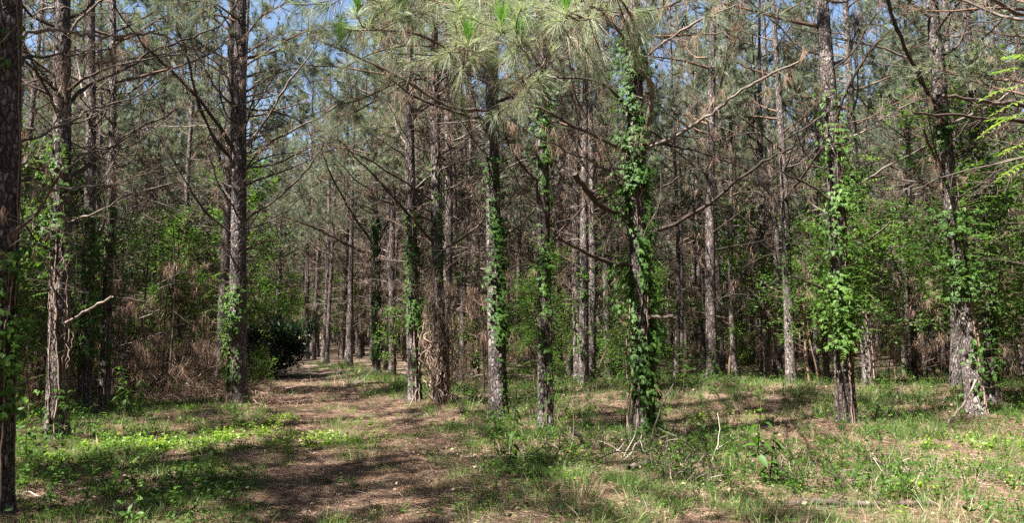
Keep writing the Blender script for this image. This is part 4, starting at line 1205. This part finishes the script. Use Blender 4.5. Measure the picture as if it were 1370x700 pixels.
# ------------------------------------------------------------------ ground flora and litter
def grass_mesh(seed, n, h, W, lean, m_, rad=0.10, seed_heads=False):
    rng = np.random.default_rng(seed); b = MB()
    base = np.zeros((n, 3)); a = rng.random(n) * 6.283; rr = rng.random(n) ** .6 * rad
    base[:, 0] = np.cos(a) * rr; base[:, 1] = np.sin(a) * rr; base[:, 2] = -0.01
    d = np.stack([np.cos(a) * lean * rng.random(n), np.sin(a) * lean * rng.random(n), np.ones(n)], 1) + rng.normal(size=(n, 3)) * 0.18
    L = h * (0.45 + 0.75 * rng.random(n))
    b.needles(base, d, L, W, 0, rng.random(n), 0.28, 2)
    return b.mesh("tuft", [m_])
def weed_mesh(seed, n, h, leaf, m_, rad=0.13, wid=0.55):
    rng = np.random.default_rng(seed); b = MB()
    for k in range(n):
        a = rng.random() * 6.283; rr = rad * rng.random() ** .5
        hh = h * (0.35 + 0.8 * rng.random())
        p0 = np.array([math.cos(a) * rr, math.sin(a) * rr, -0.01])
        st = wander(p0, (rng.normal() * .35, rng.normal() * .35, 1), hh, 4, 0.12, 0, rng)
        b.tube(st, np.linspace(0.0022, 0.0012, 4), 3, 0, 0.4, cap=False)
        nl = 3 + int(hh / 0.03)
        P_ = st[1 + rng.integers(0, 3, nl)] + rng.normal(size=(nl, 3)) * 0.006
        d = rng.normal(size=(nl, 3)); d[:, 2] = np.abs(d[:, 2]) * .35
        l = leaf * (0.6 + 0.7 * rng.random(nl))
        b.leaves(P_, d, rng.normal(size=(nl, 3)) * 0.35 + np.array([0, 0, 1.0]), l, l * wid, 0, rng.random() * .5 + rng.random(nl) * .5, full=False)
    return b.mesh("weed", [m_])
def litter_mesh(seed, n, rad, W=0.0014, m_=None):
    rng = np.random.default_rng(seed); b = MB()
    a = rng.random(n) * 6.283; rr = rad * rng.random(n) ** .5
    base = np.stack([np.cos(a) * rr, np.sin(a) * rr, 0.006 + rng.random(n) * 0.022], 1)
    az = rng.random(n) * 6.283
    d = np.stack([np.cos(az), np.sin(az), rng.normal(size=n) * 0.10 - 0.02], 1)
    b.needles(base, d, 0.14 + 0.08 * rng.random(n), W, 0, rng.random(n), 0.0, 1)
    for _ in range(3):
        p = wander((rng.normal() * rad * .5, rng.normal() * rad * .5, 0.015), (rng.normal(), rng.normal(), 0), 0.12 + 0.2 * rng.random(), 5, 0.2, 0, rng)
        p[:, 2] = 0.012
        b.tube(p, np.linspace(0.004, 0.002, 5), 4, 1, rng.random())
    return b.mesh("litter", [m_ or M_NEEDLE_DEAD, M_DEAD])
GR = [grass_mesh(k, 34, 0.24, 0.0022, 0.7, M_GRASS) for k in range(4)]
GT = [grass_mesh(10 + k, 26, 0.45, 0.0030, 0.5, M_GRASS, 0.07) for k in range(2)]
DG = [grass_mesh(20 + k, 24, 0.34, 0.0020, 0.9, M_STRAW, 0.10) for k in range(3)]
WD = [weed_mesh(30 + k, 11, 0.13, 0.032, M_LEAF) for k in range(4)]
WT = [weed_mesh(40 + k, 6, 0.30, 0.045, M_LEAF, 0.12, 0.45) for k in range(3)]
LM = [weed_mesh(50 + k, 11, 0.15, 0.045, M_LIME, 0.15, 0.65) for k in range(3)]
LT = [litter_mesh(60 + k, 210, 0.33) for k in range(4)]

def field(n, ymin, ymax, density, seed, margin=60, power=1.5):
    """points over the visible ground, thinning with distance; density(x, y) -> 0..1"""
    r = np.random.default_rng(seed)
    y = ymin * (ymax / ymin) ** (r.random(n) ** (1 / power))
    x = (r.uniform(-margin, 1370 + margin, n) - 685) / FPX * y * 1.02
    keep = r.random(n) < density(x, y)
    x, y = x[keep], y[keep]
    return np.stack([x, y, H(x, y)], 1), r
def off_path(x, y, a=0.55, b=1.5):
    return np.clip((np.abs(path_off(x, y)) - a) / (b - a), 0, 1)
def clump(x, y, s, seed, lo=.42, hi=.58):
    return np.clip((fbm(x / s, y / s, seed, 3) / 0.875 - lo) / (hi - lo), 0, 1)
def sc_(r, n, a, b_): return r.uniform(a, b_, n)

def d_grass(x, y):
    mid = np.exp(-(path_off(x, y) / 0.32) ** 2) * 0.95 * clump(x, y, .9, 3, .38, .52)
    near = np.exp(-(((x - 0.6) / 1.6) ** 2 + ((y - 7.0) / 1.8) ** 2)) * .8
    right = 1 - 0.65 / (1 + np.exp(-(x - 2.0)))
    return np.clip(off_path(x, y) * (near + 0.10 + 0.90 * clump(x, y, 1.3, 4, .40, .6)) * right + mid, 0, 1)
pts, r = field(11000, 5.2, 34, d_grass, 1); n = len(pts)
scatter("grass", GR, pts, r.random(n) * 6.28, sc_(r, n, .5, 1.25), "thin green grass over the forest floor and the path's crown", "grass", r.normal(size=(n, 2)) * .1)
def d_tall(x, y):
    right = 1 / (1 + np.exp(-(x - 2.5))); verge = np.exp(-((path_off(x, y) - 1.9) / .6) ** 2) * (y > 16)
    return np.clip(off_path(x, y, 1.3, 1.8) * clump(x, y, 1.5, 14, .45, .62) * (0.12 + .6 * right) * np.clip((y - 8) / 4, .15, 1) + verge * .7 + off_path(x, y, 1.8, 2.6) * .55 * np.exp(-((y - 19) / 3.5) ** 2) * (x > -3) * clump(x, y, .8, 61, .35, .55), 0, 1)
pts, r = field(7000, 7, 34, d_tall, 2); n = len(pts)
scatter("tall_grass", GT, pts, r.random(n) * 6.28, sc_(r, n, .5, 1.15), "taller grass in clumps on the right and along the verge", "grass", r.normal(size=(n, 2)) * .12)
def d_dry(x, y):
    right = 0.25 + .75 / (1 + np.exp(-(x - 0.5)))
    return off_path(x, y, 1.0, 1.7) * clump(x, y, 0.9, 24, .46, .62) * right * (0.35 + .65 * np.clip((y - 7) / 5, 0, 1))
pts, r = field(9500, 5.5, 34, d_dry, 3); n = len(pts)
scatter("dry_grass", DG, pts, r.random(n) * 6.28, sc_(r, n, .45, 1.1), "straw coloured dry grass between the trees on the right", "grass", r.normal(size=(n, 2)) * .3)
def d_weed(x, y):
    mid = np.exp(-(path_off(x, y) / 0.35) ** 2) * 0.3 * clump(x, y, .8, 33)
    left = 1 + 0.5 * (path_off(x, y) < -1)
    near = np.exp(-(((x - 0.4) / 1.8) ** 2 + ((y - 7.4) / 1.6) ** 2)) * .5
    return np.clip(off_path(x, y) * (near + 0.04 + .8 * clump(x, y, 1.1, 34, .46, .64)) * left + mid, 0, 1)
pts, r = field(9500, 5.2, 36, d_weed, 4); n = len(pts)
scatter("low_weeds", WD, pts, r.random(n) * 6.28, sc_(r, n, .5, 1.3), "low leafy weeds covering the forest floor", "weeds", r.normal(size=(n, 2)) * .1)
def d_wt(x, y): return np.clip(off_path(x, y, 1.2, 2.0) * (clump(x, y, 2.0, 44, .45, .6) + .4 * np.exp(-((y - 19) / 3.5) ** 2) * (x > -3)), 0, 1)
pts, r = field(2200, 6, 36, d_wt, 5); n = len(pts)
scatter("tall_weeds", WT, pts, r.random(n) * 6.28, sc_(r, n, .6, 1.5), "knee high leafy weeds among the pines", "weeds", r.normal(size=(n, 2)) * .1)
lime_c = [(G(232, 592), 1.0, 0.55), (G(285, 585), .9, .4), (G(440, 590), .55, .25), (G(180, 600), .5, .4), (G(360, 565), .5, .4), (G(930, 610), .4, .5), (G(470, 585), .2, .1), (G(500, 575), .25, .15), (G(1330, 600), .8, .5)]
def d_lime(x, y):
    s = 0
    for (c, rx, ry) in lime_c: s = s + np.exp(-(((x - c[0]) / rx) ** 2 + ((y - c[1]) / (ry * 2.2)) ** 2))
    return np.clip(s * .5 * clump(x, y, .35, 71, .42, .55) + 0.012 * off_path(x, y), 0, 1)
pts, r = field(11000, 6.5, 20, d_lime, 6); n = len(pts)
scatter("yellow_green_seedlings", LM, pts, r.random(n) * 6.28, sc_(r, n, .5, 1.2), "patches of yellow green seedlings beside the path in the sun", "seedlings", r.normal(size=(n, 2)) * .1)
pts, r = field(7500, 5.0, 26, lambda x, y: 0.75 + 0 * x, 7); n = len(pts)
pts[:, 2] += 0.006
ring = []
for (bx_, by_) in used_xy:      # needles heap up round the trunks
    for _ in range(16):
        a_ = RNG.random() * 6.283; q_ = RNG.uniform(.05, .34); X_ = bx_ + math.cos(a_) * q_; Y_ = by_ + math.sin(a_) * q_
        ring.append((X_, Y_, float(H(X_, Y_)) + 0.075 * (1 - q_ / .36)))
pts = np.concatenate([pts, np.array(ring)]); n = len(pts)
scatter("pine_needle_litter", LT, pts, r.random(n) * 6.28, sc_(r, n, .8, 1.2), "fallen brown pine needles and bits of twig covering the ground", "litter", r.normal(size=(n, 2)) * .04)

def debris_mesh(seed):
    """snapped twigs, bark flakes and curled dead leaves"""
    rng = np.random.default_rng(seed); b = MB()
    for _ in range(7):
        p = wander((rng.normal() * .3, rng.normal() * .3, .018), (rng.normal(), rng.normal(), .08 * rng.normal()), (.06 + .26 * rng.random() ** 2), 5, .22, 0, rng)
        p[:, 2] = np.maximum(p[:, 2], .008)
        r0 = rng.uniform(.002, .005); b.tube(p, np.linspace(r0, r0 * .5, 5), 5, int(rng.random() < .18), rng.random() * .5)
    n = 22
    base = np.stack([rng.normal(size=n) * .3, rng.normal(size=n) * .3, .012 + rng.random(n) * .02], 1)
    d = rng.normal(size=(n, 3)); d[:, 2] *= .25
    b.leaves(base, d, rng.normal(size=(n, 3)) * .5 + np.array([0, 0, 1.0]), rng.uniform(.02, .06, n), rng.uniform(.015, .035, n), 2, rng.random(n), fold=.35)
    return b.mesh("debris", [M_DEAD, M_PALE, M_NEEDLE_DEAD])
DB = [debris_mesh(90 + k) for k in range(5)]
pts, r = field(2600, 5.0, 24, lambda x, y: .35 + .6 * clump(x, y, 1.0, 55, .42, .6), 9); n = len(pts)
scatter("forest_debris", DB, pts, r.random(n) * 6.28, sc_(r, n, .6, 1.25), "snapped twigs, bark flakes and curled dead leaves on the ground", "litter", r.normal(size=(n, 2)) * .05)

# ------------------------------------------------------------------ single plants in the foreground
def big_leaf_mesh(L, W, m_, curl=0.2):
    """one broad leaf with a midrib fold and a bent tip"""
    b = MB(); us = np.array([0, .18, .42, .68, .88, 1.0]); ws = np.array([0.04, .62, 1.0, .72, .3, 0.0]) * W / 2
    V = []
    for u, w in zip(us, ws):
        z = -curl * L * u * u
        V += [[u * L, w, z + w * .35], [u * L, 0, z], [u * L, -w, z + w * .35]]
    F = []
    for k in range(5):
        a = k * 3; F += [[a, a + 3, a + 4], [a, a + 4, a + 1], [a + 1, a + 4, a + 5], [a + 1, a + 5, a + 2]]
    b.add(np.array(V), np.array(F)[:, ::-1], 0, 0.45)
    return b.mesh("leaf", [m_], smooth=True)
BL_DARK = big_leaf_mesh(0.17, 0.085, M_LEAF); BL_MID = big_leaf_mesh(0.13, 0.05, M_LEAF, .35); BL_BR = big_leaf_mesh(0.13, 0.06, M_VINE, .15)
def seedling(name, bx, by, h, leafme, nl, label, seed, s0=1.0, top=0.25, cat="sapling", base=None):
    rng = np.random.default_rng(seed)
    g = G(bx, by) if base is None else np.array(base)
    r = thing(name, (g[0], g[1], float(H(g[0], g[1]))), label, cat)
    st = wander((0, 0, -.02), (rng.normal() * .1, rng.normal() * .1, 1), h, 9, .05, 0.02, rng)
    b = MB(); b.tube(st, np.linspace(0.007, 0.003, 9), 6, 0, .5); link("stem", b.mesh("stem", [M_TWIG], smooth=True), r)
    for k in range(nl):
        u = top + (1 - top) * (k + .5) / nl; kk = min(int(u * 8), 7)
        p = st[kk] + (st[kk + 1] - st[kk]) * (u * 8 - kk)
        o = link("leaf", leafme, r, p)
        o.rotation_euler = (rng.normal() * .25, rng.uniform(-.35, .65), k * 2.4 + rng.normal() * .4)
        s = s0 * rng.uniform(.7, 1.15) * (1.1 - .45 * u); o.scale = (s, s, s)
    return r
seedling("sapling", 1012, 660, 1.0, BL_DARK, 18, "young plant with large dark drooping leaves in the right foreground", 1, 1.15)
seedling("sapling", 1030, 655, 0.62, BL_DARK, 10, "shorter dark leaved shoot beside the large leaved foreground plant", 2, 1.0)
seedling("sapling", 676, 650, 0.95, BL_MID, 26, "slender upright plant with narrow drooping leaves below the ivied pine", 3, 1.1)
seedling("sapling", 662, 655, 0.75, BL_MID, 18, "lower shoot left of the slender narrow leaved plant", 4, 1.1)
seedling("sapling", 170, 560, 1.0, BL_MID, 30, "bushy young plant with long pale leaves right of thick left pine", 5, 1.7, .15)
seedling("sapling", 183, 565, 0.8, BL_MID, 22, "second long leaved plant leaning right by the brown brush", 6, 1.6, .15)
seedling("sapling", 158, 558, 0.7, BL_MID, 16, "short long leaved shoot nearest the thick left pine", 16, 1.6, .2)
seedling("seedling", 712, 672, 0.14, BL_BR, 7, "low seedling with broad bright leaves at bottom centre", 7, 1.3, .5, "seedling")
seedling("seedling", 694, 668, 0.12, BL_BR, 5, "small broad leaved seedling left of the bright bottom one", 8, 1.1, .5, "seedling")
seedling("seedling", 1240, 668, 0.22, BL_BR, 8, "tiny bright seedling at lower right beside a leaning twig", 9, .9, .5, "seedling")
seedling("sapling", 1143, 490, 0.8, BL_DARK, 12, "leafy shoot left of the leafy right pine foot", 10, 1.3, .3, base=(6.9, 16.0))
seedling("sapling", 905, 520, 1.5, BL_DARK, 22, "tall broad leaved shoot right of the creeper covered pine", 11, 1.2, .3, base=(3.1, 14.2))
seedling("sapling", 930, 520, 1.3, BL_MID, 26, "slim shoot beside the tall broad leaved one", 12, 1.5, .3, base=(3.9, 15.0))
seedling("sapling", 60, 560, 1.1, BL_DARK, 18, "broad leaved shoot at the left edge behind the cut off pine", 13, 1.2, .2, base=(-7.4, 11.6))
seedling("sapling", 30, 600, 0.9, BL_DARK, 16, "broad leaved shoot low by the left view edge", 14, 1.1, .2, base=(-5.9, 9.6))

# feather-leaved sapling reaching in from the right edge
rng = np.random.default_rng(88)
sx, sy = 4.35, 5.9
rt = thing("feather_leaved_sapling", (sx, sy, float(H(sx, sy))), "lime green sapling whose feather shaped leaves reach in from the right edge", "sapling")
b = MB(); stem = wander((0, 0, -.05), (-.01, 0, 1), 4.0, 14, .03, 0, rng); b.tube(stem, np.linspace(0.02, 0.008, 14), 7, 0, .5)
link("stem", b.mesh("stem", [M_TWIG], smooth=True), rt)
root_w = np.array([sx, sy, float(H(sx, sy))])
for k, (px, py, ex, ey) in enumerate([(1378, 92, 1335, 88), (1378, 112, 1322, 118), (1378, 148, 1318, 165), (1380, 158, 1330, 150), (1380, 190, 1345, 196), (1385, 214, 1340, 228), (1385, 78, 1350, 70), (1390, 130, 1335, 138)]):
    d = 5.9 - 0.1 * (k % 3)
    a = P(px, py, d) - root_w; e = P(ex, ey, d - .1) - root_w
    lb = MB(); z = min(max(a[2] - .1, .2), 3.9)
    kk = int(np.interp(z, stem[:, 2], np.arange(14)))
    lb.tube(np.array([stem[kk], (stem[kk] + a) / 2 + [0, 0, .05], a]), [.005, .004, .003], 4, 1, .5)
    pinnate(lb, a, e - a + np.array([0, 0, .03]), np.linalg.norm(e - a) * 1.15, 8, 0.075, rng, 0, .55, 1, droop=.45)
    link("compound_leaf", lb.mesh("compound_leaf", [M_LIME, M_VSTEM]), rt)

# ------------------------------------------------------------------ fallen branches and sticks
def stick(name, pix, r0, r1, label, cat="fallen branch", mt_=None, twigs=4, seed=0, lifts=None, twl=.25, dd=None):
    rng = np.random.default_rng(8000 + seed)
    pts = []
    for k, (px, py) in enumerate(pix):
        g = G(px, py); z = float(H(g[0], g[1])) + r0 * .8 + 0.03
        if lifts: 
            z += lifts[k]
            y = g[1] if dd is None else dd
            if lifts[k] > 0:
                q = P(px, py, dd); pts.append(q); continue
            g = np.array([P(px, py, y)[0], y]) if dd is not None else g
            z = float(H(g[0], g[1])) + r0 * .6
        pts.append(np.array([g[0], g[1], z]))
    pts = np.array(pts); o = pts[0].copy(); n = len(pts)
    t = np.linspace(0, n - 1, 5 * (n - 1) + 1)
    q = np.stack([np.interp(t, np.arange(n), pts[:, k]) for k in range(3)], 1)
    q[1:-1] = q[:-2] * .25 + q[1:-1] * .5 + q[2:] * .25
    q[1:-1] += rng.normal(size=(len(q) - 2, 3)) * .008
    b = MB(); b.tube(q - o, np.linspace(r0, r1, len(q)), 8, 0, .5)
    if twigs: add_twigs(b, q - o, r0, twigs, twl, rng, 0, 4, .15, None, t=.5)
    me = b.mesh(name, [mt_ or M_DEAD], smooth=True)
    return link(name, me, None, o, label, cat)
stick("fallen_branch", [(1045, 693), (1100, 687), (1160, 690), (1230, 688), (1300, 686)], .030, .018, "long reddish fallen branch lying along the bottom right edge", seed=1, twigs=6)
stick("fallen_branch", [(1080, 698), (1130, 690), (1180, 672), (1215, 640)], .010, .005, "thin curved dry stem rising over the long bottom right branch", seed=2, twigs=4)
stick("fallen_branch", [(765, 575), (790, 603), (815, 622), (850, 636), (880, 640)], .028, .014, "curved dark fallen branch arching left of the creeper covered pine", seed=3, twigs=5, lifts=[.45, .30, .12, 0, 0], dd=10.0)
stick("fallen_branch", [(705, 612), (750, 604), (800, 598), (845, 590)], .016, .008, "pale straight fallen branch between leaf sprayed and creeper pines", mt_=M_PALE, seed=4)
stick("fallen_branch", [(840, 580), (868, 605), (900, 618), (940, 632)], .013, .007, "pale branch lying right of the creeper pine foot", mt_=M_PALE, seed=5)
stick("fallen_branch", [(868, 640), (868, 600), (885, 545), (905, 505)], .016, .006, "forked bare stick standing before the creeper covered pine", seed=6, twigs=3, lifts=[0, .3, .6, .9], dd=9.3)
stick("broken_log", [(842, 652), (858, 645), (880, 637)], .036, .030, "short broken log with orange rotten end in front of creeper pine", "log", twigs=0, seed=7)
stick("leaning_stick", [(1268, 570), (1290, 540), (1308, 508)], .022, .016, "pale stick leaning against the foot of the leaning right pine", "stick", mt_=M_PALE, twigs=1, seed=8, lifts=[0, .3, .7], dd=13.1)
stick("fallen_branch", [(1150, 548), (1180, 555), (1215, 572)], .018, .010, "dark branch on ground right of the leafy right pine foot", seed=9)
stick("fallen_branch", [(105, 655), (150, 652), (190, 640), (215, 632)], .014, .008, "grey fallen branch in grass at lower left", seed=10, mt_=M_PALE)
stick("fallen_branch", [(10, 660), (40, 657), (75, 668)], .010, .006, "thin pale stick on ground at lower left edge", mt_=M_PALE, seed=11)
stick("broken_log", [(78, 625), (88, 612), (96, 601)], .040, .026, "short reddish broken limb below the thick left pine", "log", twigs=1, seed=12, lifts=[0, .06, .2], dd=10.4)
stick("fallen_branch", [(455, 522), (470, 514), (482, 508)], .02, .01, "short pale stick across the far path", mt_=M_PALE, seed=13)
stick("fallen_branch", [(560, 520), (548, 545), (540, 556)], .016, .01, "pale broken stick leaning on the pine beside root tangle", mt_=M_PALE, seed=14, twigs=0, lifts=[.5, .2, 0], dd=15.2)
stick("fallen_branch", [(620, 622), (660, 625), (720, 630), (770, 640)], .010, .006, "thin pale branch lying across lower centre", mt_=M_PALE, seed=15)
stick("fallen_branch", [(1180, 560), (1215, 566), (1260, 560)], .012, .008, "pale stick on sunlit ground between the two right pines", mt_=M_PALE, seed=16)
stick("upright_twig", [(1218, 672), (1226, 648), (1232, 630)], .009, .005, "bare leaning twig beside the tiny bright seedling", "twig", mt_=M_PALE, twigs=0, seed=17, lifts=[0, .15, .3], dd=7.6)

# heap of fallen brown brush left of the path
g = G(245, 545)
rng = np.random.default_rng(91)
rt = thing("brush_heap", (g[0], g[1] + 1.2, float(H(g[0], g[1] + 1.2))), "heap of fallen reddish brown pine brush left of the close pair", "brush heap")
b = MB(); nd = MB()
for k in range(60):
    p = np.array([rng.normal() * 0.9, rng.normal() * .5, 0.02 + abs(rng.normal()) * .16]); az = rng.random() * 6.28
    q = wander(p, (math.cos(az), math.sin(az) * .6, rng.normal() * .15), .6 + rng.random(), 7, .14, -.02, rng)
    q[:, 2] = np.maximum(q[:, 2], .01)
    b.tube(q, np.linspace(.012, .004, 7), 5, 0, rng.random()); 
    for pt in q[1:]:
        m = 26; nd.needles(np.repeat(pt[None], m, 0) + rng.normal(size=(m, 3)) * .07, rng.normal(size=(m, 3)) * .7 + np.array([0, 0, -.3]), .17, .0028, 0, rng.random(m))
link("branches", b.mesh("branches", [M_VSTEM], smooth=True), rt, kind="stuff")
link("dead_needles", nd.mesh("dead_needles", [M_NEEDLE_DEAD]), rt, kind="stuff")

# low brush of dry grey twigs at the foot of the creeper pine and elsewhere
def twig_pile(bx, by, n, w, h, label, seed, m_=M_PALE):
    rng = np.random.default_rng(seed); g = G(bx, by); b = MB()
    for k in range(n):
        az = rng.random() * 6.28
        q = wander((rng.normal() * w * .4, rng.normal() * w * .3, rng.random() * .04), (math.cos(az), math.sin(az), rng.random() * 1.2 * h / w), w * rng.uniform(.4, 1.0), 8, .2, 0, rng)
        q[:, 2] = np.maximum(q[:, 2], .008)
        b.tube(q, np.linspace(.007, .003, 8) * rng.uniform(.6, 1.3), 4, 0, rng.random(), cap=False)
        add_twigs(b, q, .006, 2, w * .4, rng, 0, 3, .2, None, second=False)
    return link("twig_pile", b.mesh("twig_pile", [m_], smooth=True), None, (g[0], g[1], float(H(*g))), label, "twigs")
twig_pile(868, 606, 26, .55, .5, "pile of bare grey twigs at the foot of the creeper pine", 1, M_DEAD)
twig_pile(800, 600, 16, .7, .4, "sprawling dry twigs left of the creeper pine foot", 2, M_DEAD)
twig_pile(605, 545, 34, .9, .6, "bleached twig tangle right of the root tangled pine", 3)
twig_pile(478, 515, 20, .8, .35, "bleached twigs on the verge right of the far path", 4)
twig_pile(275, 540, 22, .8, .5, "bleached twigs at left foot of the close pair", 5)
twig_pile(1190, 640, 18, .5, .5, "dry grey stems standing in the lower right shade", 6)
twig_pile(1060, 640, 14, .5, .5, "dry grey stems beside the large leaved foreground plant", 7)
twig_pile(930, 660, 14, .45, .5, "dry grey stems at bottom right of the broken log", 8)
twig_pile(745, 560, 14, .6, .6, "reddish dry brush behind the leaf sprayed pine foot", 9, M_VSTEM)
twig_pile(640, 690, 8, .3, .3, "few dry stems at the bottom edge near the path", 10)
twig_pile(1225, 545, 12, .6, .8, "dry forked stems left of the leaning right pine", 11)

twig_pile(835, 628, 16, .7, .7, "grey forked twigs in front of and left of the creeper pine", 12)
twig_pile(905, 618, 14, .7, .6, "grey twigs fanning out right of the creeper pine foot", 13)
twig_pile(760, 640, 12, .6, .4, "low grey twigs in the weeds between path and creeper pine", 14, M_DEAD)
twig_pile(1120, 655, 14, .6, .5, "dead stems standing above the long bottom right branch", 15, M_DEAD)
twig_pile(1300, 640, 12, .6, .5, "dead stems in the grass near the lower right corner", 16)

# pine cones on the path side
cb = MB()
for ring in range(7):
    u = ring / 6; rr = .028 * math.sin(math.pi * (0.18 + .72 * u)); k = 9
    a = np.linspace(0, 6.283, k, endpoint=False) + ring * .35
    base = np.stack([np.full(k, u * .085 - .04), np.cos(a) * rr * .5, np.sin(a) * rr * .5], 1)
    d = np.stack([np.full(k, .25), np.cos(a), np.sin(a)], 1)
    cb.leaves(base, d, np.tile([[1.0, 0, 0]], (k, 1)), rr * 1.1, .022, 0, .3)
cb.tube(np.array([[-.04, 0, 0], [0, 0, 0], [.045, 0, 0]]), [.012, .016, .004], 6, 0, .2)
CONE = cb.mesh("pine_cone", [M_TWIG])
for k, (bx, by, lb) in enumerate([(118, 688, "dark pine cone at the bottom left"), (185, 688, "pine cone right of another one at bottom left"), (350, 672, "pine cone on grass at the path's left side"), (383, 625, "pine cone on the sunlit left edge of the path"), (575, 655, "pine cone lying on the right half of the path"), (49, 680, "pine cone nearest the lower left corner")]):
    g = G(bx, by); o = link("pine_cone", CONE, None, (g[0], g[1], float(H(*g)) + .02), lb, "pine cone"); o.rotation_euler = (0, .1, k * 1.3)
